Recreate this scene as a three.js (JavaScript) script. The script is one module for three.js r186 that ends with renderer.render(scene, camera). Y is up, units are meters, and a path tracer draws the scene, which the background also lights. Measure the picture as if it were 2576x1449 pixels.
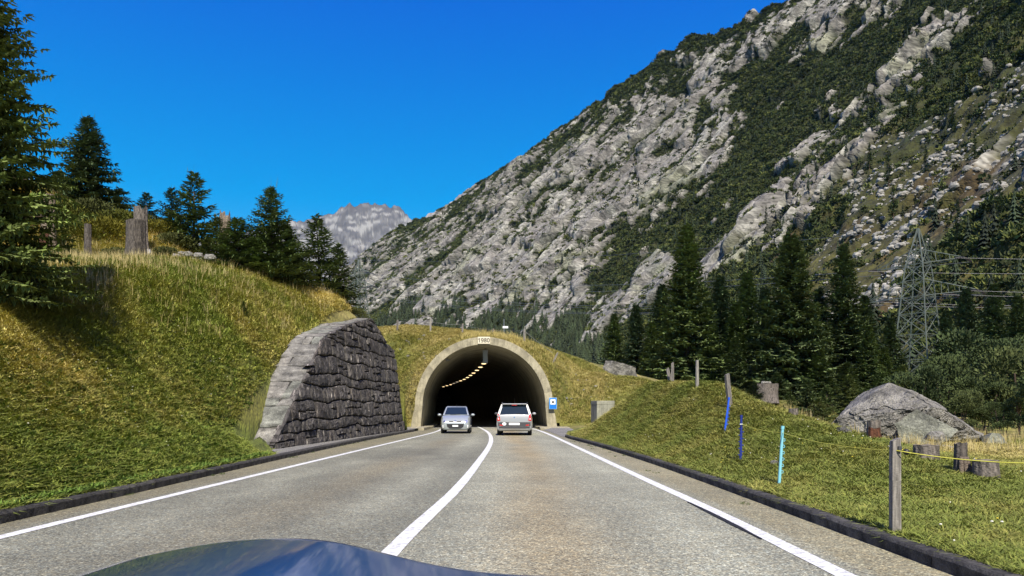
import * as THREE from 'three';
import { mergeGeometries, mergeVertices, toCreasedNormals } from 'three/addons/utils/BufferGeometryUtils.js';
import { RoundedBoxGeometry } from 'three/addons/geometries/RoundedBoxGeometry.js';
import { ConvexGeometry } from 'three/addons/geometries/ConvexGeometry.js';
import { FontLoader } from 'three/addons/loaders/FontLoader.js';
import { TextGeometry } from 'three/addons/geometries/TextGeometry.js';

// ---------------------------------------------------------------- camera, sky, sun, exposure
const scene = new THREE.Scene();
// photograph measured on a 2576 x 1449 copy: focal length 1871 px, level lens with the horizon at row 1029 (shifted lens, verticals stay upright)
const FL = 1871, CX = 1288, HY = 1029, EYE = 1.3;
const camera = new THREE.PerspectiveCamera(2 * Math.atan(HY / FL) * 180 / Math.PI, 2576 / (2 * HY), 0.1, 20000);
camera.setViewOffset(2576, 2 * HY, 0, 0, 2576, 1449);
camera.position.set(0, EYE, 0);
camera.lookAt(0, EYE, -10);

const SUN_AZ = 6 * Math.PI / 180, SUN_EL = 47 * Math.PI / 180;       // behind the camera, a touch to the right
const sunDir = new THREE.Vector3(Math.sin(SUN_AZ) * Math.cos(SUN_EL), Math.sin(SUN_EL), Math.cos(SUN_AZ) * Math.cos(SUN_EL));
const EXPOSURE = 1.6;
{
  const W = 512, Hh = 256, data = new Float32Array(W * Hh * 4);
  for (let j = 0; j < Hh; j++) for (let i = 0; i < W; i++) {
    const el = ((j + 0.5) / Hh - 0.5) * Math.PI, ph = ((i + 0.5) / W) * 2 * Math.PI - Math.PI;
    const dx = Math.cos(el) * Math.cos(ph), dy = Math.sin(el), dz = Math.cos(el) * Math.sin(ph);
    const e = Math.max(0, dy), k = Math.pow(1 - e, 3.2);
    // clear mountain air: deep blue overhead, paler towards the skyline, whitish round the sun
    let r = 0.28 * Math.max(0, k - 0.38), g = 0.031 + 0.523 * k, b = 0.41 + 0.363 * k;
    const c = dx * sunDir.x + dy * sunDir.y + dz * sunDir.z, s = Math.pow(Math.max(0, 0.5 + 0.5 * c), 5) * 0.6;
    r += s * 0.36; g += s * 0.3; b += s * 0.2;
    if (dy < 0) { r = 0.06; g = 0.07; b = 0.06; }
    data.set([r, g, b, 1], (j * W + i) * 4);
  }
  const sky = new THREE.DataTexture(data, W, Hh, THREE.RGBAFormat, THREE.FloatType);
  sky.mapping = THREE.EquirectangularReflectionMapping; sky.magFilter = sky.minFilter = THREE.LinearFilter; sky.needsUpdate = true;
  scene.background = sky; scene.environment = sky;
}
const sun = new THREE.DirectionalLight(new THREE.Color(1, 0.93, 0.8), 4.6);
sun.position.copy(sunDir).multiplyScalar(120).add(new THREE.Vector3(0, 0, -30)); sun.target.position.set(0, 0, -30);
sun.castShadow = true; sun.shadow.mapSize.set(4096, 4096);
Object.assign(sun.shadow.camera, { left: -60, right: 60, top: 60, bottom: -60, near: 1, far: 400 });
scene.add(sun, sun.target);
scene.fog = new THREE.FogExp2(0x7fb4ee, 0.000012);
const renderer = new THREE.WebGLRenderer({ antialias: true });
renderer.toneMapping = THREE.LinearToneMapping; renderer.toneMappingExposure = EXPOSURE;
renderer.shadowMap.enabled = true; renderer.shadowMap.type = THREE.PCFSoftShadowMap;

// ---------------------------------------------------------------- helpers
function rng(seed) { let a = seed >>> 0; return () => { a = (a + 0x6D2B79F5) | 0; let t = Math.imul(a ^ (a >>> 15), 1 | a); t = (t + Math.imul(t ^ (t >>> 7), 61 | t)) ^ t; return ((t ^ (t >>> 14)) >>> 0) / 4294967296; }; }
const clamp = (x, a = 0, b = 1) => Math.min(b, Math.max(a, x));
const lerp = (a, b, t) => a + (b - a) * t;
const sstep = (a, b, x) => { const t = clamp((x - a) / (b - a)); return t * t * (3 - 2 * t); };
const smin = (a, b, k) => { const h = clamp(0.5 + 0.5 * (b - a) / k); return lerp(b, a, h) - k * h * (1 - h); };
const smax = (a, b, k) => -smin(-a, -b, k);
function curve(pts) {                                                // monotone piecewise interpolation of [x, y] pairs, smoothed
  return x => {
    if (x <= pts[0][0]) return pts[0][1];
    for (let i = 1; i < pts.length; i++) if (x <= pts[i][0]) {
      const [x0, y0] = pts[i - 1], [x1, y1] = pts[i], h = x1 - x0, t = (x - x0) / h;
      const m0 = i > 1 ? (y1 - pts[i - 2][1]) / (x1 - pts[i - 2][0]) : (y1 - y0) / h;
      const m1 = i < pts.length - 1 ? (pts[i + 1][1] - y0) / (pts[i + 1][0] - x0) : (y1 - y0) / h;
      const t2 = t * t, t3 = t2 * t;
      return (2 * t3 - 3 * t2 + 1) * y0 + (t3 - 2 * t2 + t) * h * m0 + (3 * t2 - 2 * t3) * y1 + (t3 - t2) * h * m1;
    }
    return pts[pts.length - 1][1];
  };
}
const lin = pts => x => { if (x <= pts[0][0]) return pts[0][1]; for (let i = 1; i < pts.length; i++) if (x <= pts[i][0]) return lerp(pts[i - 1][1], pts[i][1], (x - pts[i - 1][0]) / (pts[i][0] - pts[i - 1][0])); return pts[pts.length - 1][1]; };
function h3(x, y, z) { let h = Math.imul(x, 374761393) ^ Math.imul(y, 668265263) ^ Math.imul(z, 2147483647 ^ 0x5bd1e995); h = Math.imul(h ^ (h >>> 13), 1274126177); h = Math.imul(h ^ (h >>> 16), 0x2c1b3c6d); return ((h ^ (h >>> 15)) >>> 0) / 4294967296; }
function vn(x, y, z = 0) {                                           // value noise 0..1
  const xi = Math.floor(x), yi = Math.floor(y), zi = Math.floor(z); let fx = x - xi, fy = y - yi, fz = z - zi;
  fx = fx * fx * (3 - 2 * fx); fy = fy * fy * (3 - 2 * fy);
  const a = lerp(lerp(h3(xi, yi, zi), h3(xi + 1, yi, zi), fx), lerp(h3(xi, yi + 1, zi), h3(xi + 1, yi + 1, zi), fx), fy);
  if (fz === 0) return a;
  fz = fz * fz * (3 - 2 * fz);
  const b = lerp(lerp(h3(xi, yi, zi + 1), h3(xi + 1, yi, zi + 1), fx), lerp(h3(xi, yi + 1, zi + 1), h3(xi + 1, yi + 1, zi + 1), fx), fy);
  return lerp(a, b, fz);
}
function fbm(x, y, z = 0, n = 4) { let s = 0, a = 0.5, t = 0; for (let i = 0; i < n; i++) { s += a * vn(x, y, z); t += a; a *= 0.5; x = x * 2.03 + 17.1; y = y * 2.03 + 5.3; z = z ? z * 2.03 + 3.7 : 0; } return s / t; }
const at = (px, py, d) => new THREE.Vector3((px - CX) / FL * d, EYE + (HY - py) / FL * d, -d);   // photo direction + distance -> place
const lab = (o, label, category, group, kind) => { o.userData = {}; if (label) o.userData.label = label; if (category) o.userData.category = category; if (group) o.userData.group = group; if (kind) o.userData.kind = kind; return o; };
const used = {};
const uniq = n => { const k = used[n] = (used[n] ?? -1) + 1; return k ? n + '_' + String(k).padStart(3, '0') : n; };
function mesh(name, geo, mat, parent) {
  const m = new THREE.Mesh(geo, mat); m.castShadow = m.receiveShadow = true;
  m.name = parent && parent !== scene ? name : uniq(name); (parent || scene).add(m); return m;
}
function thing(name, label, category, pos = [0, 0, 0], group) {
  const g = new THREE.Group(); g.name = uniq(name); scene.add(g); g.position.set(...pos); return lab(g, label, category, group);
}
function struct(name, geo, mat, label) { const m = mesh(name, geo, mat); m.userData = { kind: 'structure' }; if (label) m.userData.label = label; return m; }
function copyThing(root, label, group) { const r = root.clone(); r.name = uniq(root.name.replace(/_\d{3}$/, '')); r.userData = { ...root.userData }; if (label) r.userData.label = label; if (group) r.userData.group = group; scene.add(r); return r; }
function place(geo, x, y, z, ry = 0, rx = 0, rz = 0) { const m = new THREE.Matrix4().compose(new THREE.Vector3(x, y, z), new THREE.Quaternion().setFromEuler(new THREE.Euler(rx, ry, rz, 'YXZ')), new THREE.Vector3(1, 1, 1)); return geo.clone().applyMatrix4(m); }
const flat = g => { const o = g.index ? g.toNonIndexed() : g; return o; };
function bar(a, b, w, h = w) {                                       // straight square bar from a to b
  const d = new THREE.Vector3().subVectors(b, a), L = d.length(), g = new THREE.BoxGeometry(w, L, h);
  g.applyMatrix4(new THREE.Matrix4().makeRotationFromQuaternion(new THREE.Quaternion().setFromUnitVectors(new THREE.Vector3(0, 1, 0), d.normalize())));
  g.translate((a.x + b.x) / 2, (a.y + b.y) / 2, (a.z + b.z) / 2); return g;
}
function tube(pts, r, sides = 6, n = 0) { return new THREE.TubeGeometry(new THREE.CatmullRomCurve3(pts), n || pts.length * 3, r, sides); }
function paint(geo, f) {                                             // vertex colours from f(x, y, z) -> [r, g, b] linear
  const p = geo.attributes.position, c = new Float32Array(p.count * 3);
  for (let i = 0; i < p.count; i++) { const q = f(p.getX(i), p.getY(i), p.getZ(i), i); c[3 * i] = q[0]; c[3 * i + 1] = q[1]; c[3 * i + 2] = q[2]; }
  geo.setAttribute('color', new THREE.BufferAttribute(c, 3)); return geo;
}
function boxUV(geo, s = 1) {                                         // uv in metres by dominant axis
  const g = geo.index ? geo.toNonIndexed() : geo; if (!g.attributes.normal) g.computeVertexNormals();
  const p = g.attributes.position, uv = new Float32Array(p.count * 2), A = new THREE.Vector3(), B = new THREE.Vector3(), C = new THREE.Vector3();
  for (let i = 0; i < p.count; i += 3) {
    A.fromBufferAttribute(p, i); B.fromBufferAttribute(p, i + 1); C.fromBufferAttribute(p, i + 2);
    const n = B.clone().sub(A).cross(C.clone().sub(A)), ax = Math.abs(n.x), ay = Math.abs(n.y), az = Math.abs(n.z);
    [A, B, C].forEach((v, k) => { const u = ay >= ax && ay >= az ? [v.x, v.z] : ax >= az ? [v.z, v.y] : [v.x, v.y]; uv[2 * (i + k)] = u[0] / s; uv[2 * (i + k) + 1] = u[1] / s; });
  }
  g.setAttribute('uv', new THREE.BufferAttribute(uv, 2)); return g;
}
function tex(n, f, srgb = true) {                                    // square tile n x n, f(u, v in 0..1) -> [r, g, b] sRGB 0..1
  const d = new Uint8Array(n * n * 4);
  for (let j = 0; j < n; j++) for (let i = 0; i < n; i++) { const q = f(i / n, j / n); const o = (j * n + i) * 4; d[o] = clamp(q[0]) * 255; d[o + 1] = clamp(q[1]) * 255; d[o + 2] = clamp(q[2]) * 255; d[o + 3] = 255; }
  const t = new THREE.DataTexture(d, n, n); t.wrapS = t.wrapT = THREE.RepeatWrapping; t.magFilter = THREE.LinearFilter; t.minFilter = THREE.LinearMipmapLinearFilter; t.generateMipmaps = true;
  if (srgb) t.colorSpace = THREE.SRGBColorSpace; t.needsUpdate = true; return t;
}
const tn = (u, v, k, s = 0) => {                                     // tiling value noise, period k cells
  const x = u * k, y = v * k, xi = Math.floor(x), yi = Math.floor(y); let fx = x - xi, fy = y - yi; fx = fx * fx * (3 - 2 * fx); fy = fy * fy * (3 - 2 * fy);
  const w = a => ((a % k) + k) % k;
  return lerp(lerp(h3(w(xi), w(yi), s), h3(w(xi + 1), w(yi), s), fx), lerp(h3(w(xi), w(yi + 1), s), h3(w(xi + 1), w(yi + 1), s), fx), fy);
};
const tfbm = (u, v, k, n = 4, s = 0) => { let t = 0, a = 0.5, w = 0; for (let i = 0; i < n; i++) { t += a * tn(u, v, k, s + i); w += a; a *= 0.55; k *= 2; } return t / w; };
const grey = (v, t = [1, 1, 1]) => [v * t[0], v * t[1], v * t[2]];
function stdMat(o) { return new THREE.MeshStandardMaterial({ roughness: 0.9, metalness: 0, ...o }); }
const lrgb = (r, g, b) => new THREE.Color().setRGB(r, g, b);

// ---------------------------------------------------------------- lie of the land (x to the right, d = distance ahead, heights in metres)
const kerbL = curve([[-60, -5.8], [-10, -5.75], [8.4, -5.78], [20, -5.98], [30, -6.0], [40, -5.75], [49, -5.45], [60, -5.4]]);
const lineL = curve([[-60, -5.2], [-10, -5.2], [7.5, -5.18], [13.8, -5.05], [23.2, -4.8], [32, -4.55], [42, -4.35], [50, -4.75], [60, -6.3]]);
const lineC = curve([[-60, -1.3], [-10, -1.25], [6.6, -1.1], [12.1, -0.9], [18.6, -0.82], [26, -0.8], [32, -0.9], [40, -1.25], [47.7, -1.85], [55, -2.6], [62, -3.6]]);
const lineR = curve([[-60, 2.6], [-10, 2.6], [8.6, 2.58], [14.5, 2.44], [25.3, 2.2], [38.6, 1.88], [47, 1.5], [55, 0.8], [62, -0.1]]);
const kerbR = curve([[-60, 3.45], [-10, 3.45], [10.4, 3.43], [18.4, 3.3], [26, 2.95], [34.3, 2.45], [41, 2.9], [49, 3.0], [60, 3.0]]);
const ARCH = { x: -1.83, d: 49, R: 4.5, r: 4.02, spring: 1.5, bo: 4.78, bi: 4.17 };      // portal: centre, distance, outer and inner radius, height of the springing, half widths at the foot
const toeL = curve([[-60, -6.3], [10, -6.25], [18, -6.5], [21.5, -6.95], [24.5, -5.4], [28.5, -3.1], [36, 0.6], [39, 0.2], [40.5, -2.5], [41.6, -6.1], [44, -6.7], [47, -6.9], [49, -7.0], [52, -6.4], [58, -4], [66, -1]]);
const toeFar = curve([[-60, -6.3], [8, -6.25], [14, -6.05], [18, -5.3], [22, -4.1], [26, -2.8], [30, -1.6], [36, 0], [41.5, -1], [46, -4], [49, -5.5], [58, -4], [66, -1]]);
const wallTop = lin([[21.6, 0.25], [22.1, 0.55], [23.9, 1.72], [27.8, 4.0], [31.5, 4.9], [36, 5.72], [37, 5.55], [38.5, 4.8], [41, 4.45]]);
const WALL = { d0: 21.6, d1: 40.6, batter: 0.13 };
const wallX = d => -6.9 + 0.054 * (d - 21.9);
const moundA = curve([[0, 0], [8, 0.0], [10, 0.05], [11.5, 0.16], [13, 0.36], [17, 0.95], [21, 1.6], [24, 1.98], [28, 2.3], [30.5, 2.2], [32.5, 1.6], [34.5, 0.8], [37, 0.25], [40, 0.1], [49, 0.05]]);
function H(x, d) {
  if (x < -1.7 || d > 49) { /* left bank, and everything behind the portal */ }
  let yl = -9, yr = -9;
  const nz = (fbm(x * 0.35 + 9, d * 0.35, 0, 3) - 0.5) * 0.5 * sstep(0.3, 3, Math.abs(x + 1.5) - 4) + (fbm(x * 0.06 + 3, d * 0.06 + 7, 0, 3) - 0.5) * 0.5 * sstep(8, 20, Math.abs(x));
  // left bank, climbing away from the kerb and behind the wall
  const toe = lerp(toeL(d), toeFar(d), sstep(-7.6, -10, x)), plane = 0.13 + 0.72 * (toe - x);
  const crest = 7.1 + 0.42 * Math.max(0, -12.5 - x) * sstep(29.5, 36, d) * sstep(75, 45, d) + (d > 30 ? 0.05 : 0.21) * (Math.max(d, 15) - 30) - 0.5 * sstep(-9, -3, x);
  yl = smin(plane, crest, 1.4);
  yl = Math.max(yl, 0.12);
  if (d > 41) yl = Math.max(yl, smin(0.12 + 0.62 * (d - 49.1), crest - 0.3, 1.2));
  if (d > WALL.d0 + 0.3 && d < WALL.d1) {
    const xw = wallX(d) - WALL.batter * Math.min(yl, wallTop(d));
    if (x > xw - 0.55) yl = 0.125;
      }
  if (d > 15 && d < WALL.d1) { const dd = Math.max(d, WALL.d0), xw = wallX(dd) - WALL.batter * wallTop(dd); if (x < xw - 0.5) yl = Math.min(yl, Math.max(wallTop(dd) - 0.05 + (xw - 0.6 - x) * lerp(1.25, 0.8, sstep(20, 30, d)) + 3 * sstep(19, 15, d), 0.12)); }
  // right verge and mound
  const v = x - kerbR(d) - 0.18;
  const rise = sstep(-0.2, 3.1, v), fall = 1 - 0.97 * sstep(2.3, 6.2, v);
  yr = 0.12 + moundA(d) * (0.35 * clamp(v / 3.1) + 0.65 * rise) * fall + 0.1 * sstep(0, 1.2, v) * sstep(8, 14, d);
  yr += 0.05 * Math.max(0, 10 - v) * 0 - 0.25 * sstep(8, 30, v);
  if (d > 40) {
    const crestR = lin([[-3, 7.0], [0, 6.7], [3, 5.4], [6, 4.0], [10, 3.3], [16, 2.2], [26, 0.8], [60, 0.4]])(x);
    yr = Math.max(yr, smin(0.1 + 0.6 * (d - 48.6 + 0.12 * Math.max(0, x - 4)), crestR, 0.8));
  }
  let y = x < ARCH.x ? yl : yr;
  if (d > 46) { const w = sstep(-4.5, 1.5, x); y = lerp(yl, yr, w); }
  // earth heaped round the portal ring
  const k = d - 49.12;
  if (k > 0) {
    const a = ARCH.R + 0.02 + k * 0.55, hh = ARCH.R + ARCH.spring - 0.03 + Math.min(0.75, k * 0.16), q = (x - ARCH.x) / a;
    if (Math.abs(q) < 1) y = Math.max(y, ARCH.spring * 0.2 + (hh - ARCH.spring * 0.2) * Math.pow(1 - Math.pow(Math.abs(q), 2.15), 0.5));
    if (d > 60) y -= 0;
  }
  const far = sstep(138, 168, d); y = lerp(y, lerp(3.0, -1.0, sstep(-10, 30, x)), far);
  const calm = d > 46.5 && Math.abs(x - ARCH.x) < 7 ? 0.2 : 1;
  return y + (y > 0.2 ? nz * calm * clamp((y - 0.15) * 1.2) : 0);
}
function hit(px, py, dMax = 90, d0 = 6) {                            // where a photo direction meets the ground
  const P = d => at(px, py, d); let prev = d0;
  for (let d = d0; d < dMax; d += 0.1) { const p = P(d); if (p.y <= H(p.x, d)) { let a = prev, b = d; for (let i = 0; i < 20; i++) { const m = (a + b) / 2, q = P(m); if (q.y <= H(q.x, m)) b = m; else a = m; } return P(b); } prev = d; }
  return P(dMax);
}
const onGround = (x, d, dy = 0) => [x, H(x, d) + dy, -d];

// ground cover tone: what grows where (dry straw, olive, fresh green)
function turf(x, d) {
  const n = fbm(x * 0.22, d * 0.22, 0, 4), m = fbm(x * 0.9 + 40, d * 0.9, 0, 3);
  let dry = 0.37 + 1.2 * (n - 0.5) + 0.7 * (m - 0.5);
  if (x < -4) {
    const y = H(x, d);
    if (d < 46) {
      dry += 0.04 + 0.44 * sstep(2.5, 6, y) - 0.5 * sstep(1.3, 0.3, y);
      const gx = (x + 13.5) / 4.2, gd = (d - 26.5) / 3.6; dry -= 1.3 * Math.exp(-gx * gx - gd * gd);      // lush patch under the brow
    } else dry += 0.25;
  } else if (d > 44) dry += 0.3; else dry += -0.12 + 0.3 * sstep(7, 12, x);
  return clamp(dry);
}
const GREEN = [0.15, 0.185, 0.026], OLIVE = [0.25, 0.235, 0.048], STRAW = [0.44, 0.365, 0.125];
const mix3 = (a, b, t) => [lerp(a[0], b[0], t), lerp(a[1], b[1], t), lerp(a[2], b[2], t)];
const turfColour = dry => dry < 0.5 ? mix3(GREEN, OLIVE, dry * 2) : mix3(OLIVE, STRAW, (dry - 0.5) * 2);

function gridGeo(nu, nv, f, keep) {                                  // f(i, j) -> [x, y, z]; indexed grid, facing up for i to the right and j away
  const P = new Float32Array(nu * nv * 3), I = [];
  for (let j = 0; j < nv; j++) for (let i = 0; i < nu; i++) P.set(f(i, j), (j * nu + i) * 3);
  for (let j = 0; j < nv - 1; j++) for (let i = 0; i < nu - 1; i++) { if (keep && !keep(i, j)) continue; const a = j * nu + i, b = a + 1, c = a + nu, e = c + 1; I.push(a, b, c, b, e, c); }
  const g = new THREE.BufferGeometry(); g.setAttribute('position', new THREE.BufferAttribute(P, 3)); g.setIndex(I); g.computeVertexNormals(); return g;
}
const soilTex = tex(512, (u, v) => { const n = tfbm(u, v, 8, 5), m = tn(u, v, 128, 7); return grey(0.58 + 0.4 * n + 0.3 * (m - 0.5)); });
const soilBump = tex(512, (u, v) => grey(tfbm(u, v, 32, 4, 9)), false);
const MGround = stdMat({ vertexColors: true, map: soilTex, bumpMap: soilBump, bumpScale: 0.06, roughness: 1 });
const lay = (u, n, L, p) => L * Math.pow(u / (n - 1), p);
{
  const dl = []; for (let d = -45; d < 0; d += 3) dl.push(d); for (let d = 0; d < 49.1; d += 0.22) dl.push(d); dl.push(49.1);
  const nu = 190, geos = [];
  geos.push(gridGeo(nu, dl.length, (i, j) => { const d = dl[j], x = kerbL(d) - 0.14 - lay(nu - 1 - i, nu, 75, 2.1); return [x, H(x, d) - 0.012, -d]; }));
  geos.push(gridGeo(nu, dl.length, (i, j) => { const d = dl[j], x = kerbR(d) + 0.14 + lay(i, nu, 75, 2.1); return [x, H(x, d) - 0.012, -d]; }));
  const db = [49.1]; for (let d = 49.2; d < 64; d += 0.2) db.push(d); for (let d = 64; d < 170; d += 2) db.push(d);
  const xs = []; for (let x = -80; x < -16; x += 1.5) xs.push(x); for (let x = -16; x < 16; x += 0.2) xs.push(x); for (let x = 16; x <= 81; x += 1.5) xs.push(x);
  geos.push(gridGeo(xs.length, db.length, (i, j) => { const d = db[j], x = xs[i]; return [x, H(x, d) - 0.012, -d]; }, (i, j) => j > 0 || Math.abs(xs[i] + 0.1 - ARCH.x) > 4.7));
  const names = ['grass_bank', 'grass_verge', 'hillside'];
  geos.forEach((g, k) => {
    const p = g.attributes.position, uv = new Float32Array(p.count * 2);
    for (let i = 0; i < p.count; i++) { uv[2 * i] = p.getX(i) / 3; uv[2 * i + 1] = p.getZ(i) / 3 + p.getY(i) / 3; }
    g.setAttribute('uv', new THREE.BufferAttribute(uv, 2));
    paint(g, (x, y, z) => { const c = turfColour(turf(x, -z)); const n = 0.75 + 0.5 * fbm(x * 2.5, z * 2.5, 0, 2); return c.map(q => q * n); });
    struct(names[k], g, MGround);
  });
}

// ---------------------------------------------------------------- road, markings, pavement, kerbs
const roadTex = tex(1024, (u, v) => {
  const big = tfbm(u, v, 6, 3, 3), g1 = tn(u, v, 200, 11), g2 = tn(u, v, 340, 5), g3 = tn(u, v, 110, 8);
  let k = 0.56 + 0.1 * (big - 0.5) + 0.25 * (g1 - 0.5) + 0.24 * (g2 - 0.5) + 0.14 * (g3 - 0.5);
  if (g1 > 0.85) k += 0.16; if (g2 < 0.13) k -= 0.18;
  const warm = tn(u, v, 90, 21) - 0.5;
  return [k * (1.0 + 0.06 * warm), k, k * (0.97 - 0.08 * warm)];
});
const roadBump = tex(1024, (u, v) => grey(0.6 * tn(u, v, 200, 11) + 0.4 * tn(u, v, 340, 5)), false);
const MRoad = stdMat({ vertexColors: true, map: roadTex, bumpMap: roadBump, bumpScale: 0.005, roughness: 0.88 });
const tcurve = d => d < 47 ? null : 0;
{
  const dl = []; for (let d = -60; d < 0; d += 4) dl.push(d); for (let d = 0; d < 50.01; d += 0.25) dl.push(d);
  const nu = 60;
  const g = gridGeo(nu, dl.length, (i, j) => { const d = dl[j], x = lerp(kerbL(d) - 0.05, kerbR(d) + 0.1, i / (nu - 1)); return [x, 0, -d]; });
  const p = g.attributes.position, uv = new Float32Array(p.count * 2);
  for (let i = 0; i < p.count; i++) { uv[2 * i] = p.getX(i) / 2.6; uv[2 * i + 1] = p.getZ(i) / 2.6; }
  g.setAttribute('uv', new THREE.BufferAttribute(uv, 2));
  paint(g, (x, y, z) => {
    const d = -z, lane = x < lineC(d) ? 0 : 1, cl = lane ? (lineC(d) + lineR(d)) / 2 : (lineC(d) + lineL(d)) / 2;
    const w = (x - cl), n = fbm(x * 0.5, d * 0.18 + 3, 0, 4), n2 = fbm(x * 1.6 + 8, d * 0.5, 0, 3);
    let rust = Math.exp(-Math.pow((w - (lane ? -0.35 : 0.1)) / 0.55, 2)) * clamp(0.4 + 1.8 * (n - 0.35)) * (lane ? 1.15 : 0.5);     // reddish wear along the lane
    let pale = Math.exp(-Math.pow((Math.abs(w) - 1.05) / 0.45, 2)) * 0.16 * n2 * 2;
    let k = 0.86 + 0.34 * (n - 0.5) + 0.3 * (n2 - 0.5) + pale;
    if (!lane) k -= 0.11 * sstep(26, 24, d + 2.5 * (vn(x * 1.3, 4) - 0.5)) * sstep(-4.7, -4.4, x);      // darker resurfaced strip
    else k += 0.07;
    const edge = sstep(lineL(d) - 0.12, lineL(d) - 0.3, x) + sstep(lineR(d) + 0.12, lineR(d) + 0.3, x);
    const c = mix3([k, k * 0.985, k * 0.93], [k * 1.13, k * 0.93, k * 0.68], clamp(rust));
    const sand = clamp(edge) * (0.55 + 0.5 * n2);
    return mix3(c, [k * 0.95, k * 0.84, k * 0.62], sand).map((v, i) => v * (lane ? 0.87 : 0.77) * [1.0, 1.01, 0.84][i]);
  });
  struct('road', g, MRoad);
}
const paintTex = tex(512, (u, v) => { const n = tfbm(u, v, 24, 4, 2), s = tn(u, v, 128, 6); return grey(0.95 - 0.16 * n - (s > 0.86 ? 0.16 : 0) - (n > 0.62 ? 0.1 : 0)); });
const MPaint = stdMat({ color: lrgb(0.92, 0.93, 0.9), map: paintTex, roughness: 0.75 });
function ribbon(f, w, d0, d1, y, step = 0.4) {
  const n = Math.ceil((d1 - d0) / step) + 1, g = gridGeo(3, n, (i, j) => { const d = lerp(d0, d1, j / (n - 1)); const wob = 0.006 * (vn(d * 5, i * 9) - 0.5); return [f(d) + (i - 1) * (w(d) / 2) + (i - 1) * wob, y, -d]; });
  const p = g.attributes.position, uv = new Float32Array(p.count * 2);
  for (let i = 0; i < p.count; i++) { uv[2 * i] = p.getX(i); uv[2 * i + 1] = p.getZ(i); } g.setAttribute('uv', new THREE.BufferAttribute(uv, 2)); return g;
}
const mark = (o, l) => { o.userData = { kind: 'structure', label: l }; return o; };
mark(mesh('edge_line', ribbon(lineL, () => 0.16, -40, 48, 0.005), MPaint), 'white solid edge line beside the left kerb and pavement');
mark(mesh('centre_line', ribbon(lineC, () => 0.175, -40, 56, 0.005), MPaint), 'white solid centre line curving towards the tunnel mouth');
mark(mesh('edge_line', ribbon(lineR, () => 0.17, -40, 50, 0.005), MPaint), 'white solid edge line beside the right kerb');
{ // tar joint along the right edge line, gully strip of concrete
  const MTar = stdMat({ color: lrgb(0.012, 0.012, 0.013), roughness: 0.8 });
  mark(mesh('tar_seam', ribbon(d => lineR(d) - 0.1, d => 0.03 + 0.035 * sstep(7.6, 8.3, d) * sstep(10.4, 9.2, d), 7.4, 10.4, 0.009, 0.15), MTar), 'black tar seam against the right edge line');
}
const concTex = tex(512, (u, v) => { const n = tfbm(u, v, 5, 5, 4), s = tn(u, v, 160, 3), st = tn(u * 1, v * 0.12, 40, 9); let k = 0.77 + 0.55 * (n - 0.5) + 0.14 * (s - 0.5) + 0.12 * (st - 0.5); if (n > 0.62) k -= 0.12 * (n - 0.62) * 6; return [k * 1.02, k, k * 0.92]; });
const concBump = tex(512, (u, v) => grey(0.6 * tfbm(u, v, 16, 4, 14) + 0.4 * tn(u, v, 128, 4)), false);
const rockTex = tex(512, (u, v) => { const n = tfbm(u, v, 6, 6, 24), s = tn(u, v, 90, 13), w = tn(u, v, 30, 41); let k = 0.68 + 0.75 * (n - 0.5) + 0.25 * (s - 0.5); if (w > 0.8) k += 0.1; return [k, k * 0.99, k * 0.97]; });
const rockBump = tex(512, (u, v) => grey(0.6 * tfbm(u, v, 12, 5, 31) + 0.4 * tfbm(u, v, 48, 3, 8)), false);
const MKerb = [0.12, 0.15, 0.1].map((k, i) => stdMat({ color: lrgb(k, k * 0.96, k * 0.9), map: rockTex, bumpMap: rockBump, bumpScale: 0.015, roughness: 0.92 }));
function kerbStone(f, d0, d1, side, hgt, r) {                        // one stone following the kerb line, top edge worn
  const a = new THREE.Vector3(f(d0), 0, -d0), b = new THREE.Vector3(f(d1), 0, -d1), L = a.distanceTo(b);
  const s = new THREE.Shape(), w = 0.15, h = hgt + (r() - 0.5) * 0.006;
  s.moveTo(0, -0.12); s.lineTo(w, -0.12); s.lineTo(w, h - 0.01); s.lineTo(w - 0.01, h); s.lineTo(0.028, h); s.lineTo(0.012, h - 0.012); s.lineTo(0.0, h - 0.035); s.closePath();
  const g = new THREE.ExtrudeGeometry(s, { depth: L - 0.012, steps: 4, bevelEnabled: false });
  const p = g.attributes.position; for (let i = 0; i < p.count; i++) if (p.getY(i) > 0) { const q = (fbm(p.getX(i) * 14 + d0 * 3, p.getZ(i) * 7, p.getY(i) * 9 + 0.1, 2) - 0.5) * 0.014; p.setX(i, p.getX(i) + q); p.setY(i, p.getY(i) + q * 0.7); }
  const out = boxUV(g, 0.8);
  if (side < 0) { out.scale(-1, 1, 1); for (const nm of ['position', 'uv']) { const A = out.attributes[nm], k = A.itemSize; for (let i = 0; i < A.count; i += 3) for (let c = 0; c < k; c++) { const t = A.array[(i + 1) * k + c]; A.array[(i + 1) * k + c] = A.array[(i + 2) * k + c]; A.array[(i + 2) * k + c] = t; } } }
  out.computeVertexNormals();
  out.rotateY(Math.atan2(b.x - a.x, b.z - a.z)); out.translate(a.x, 0, a.z); return out;
}
function kerb(name, label, f, side, d0, d1, hgt, seed) {
  const r = rng(seed), g = new THREE.Group(); g.name = name; g.userData = { kind: 'structure', label }; scene.add(g);
  for (let d = d0; d < d1 - 0.3;) { const L = Math.min(1.05 + 0.5 * r(), d1 - d); mesh('kerb_stone', kerbStone(f, d, d + L, side, hgt, r), MKerb[Math.floor(r() * 3)], g); d += L; }
}
kerb('kerb_along_bank', 'dark worn stone kerb at the foot of the grass bank', kerbL, 1, -8, 43.5, 0.135, 5);
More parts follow.
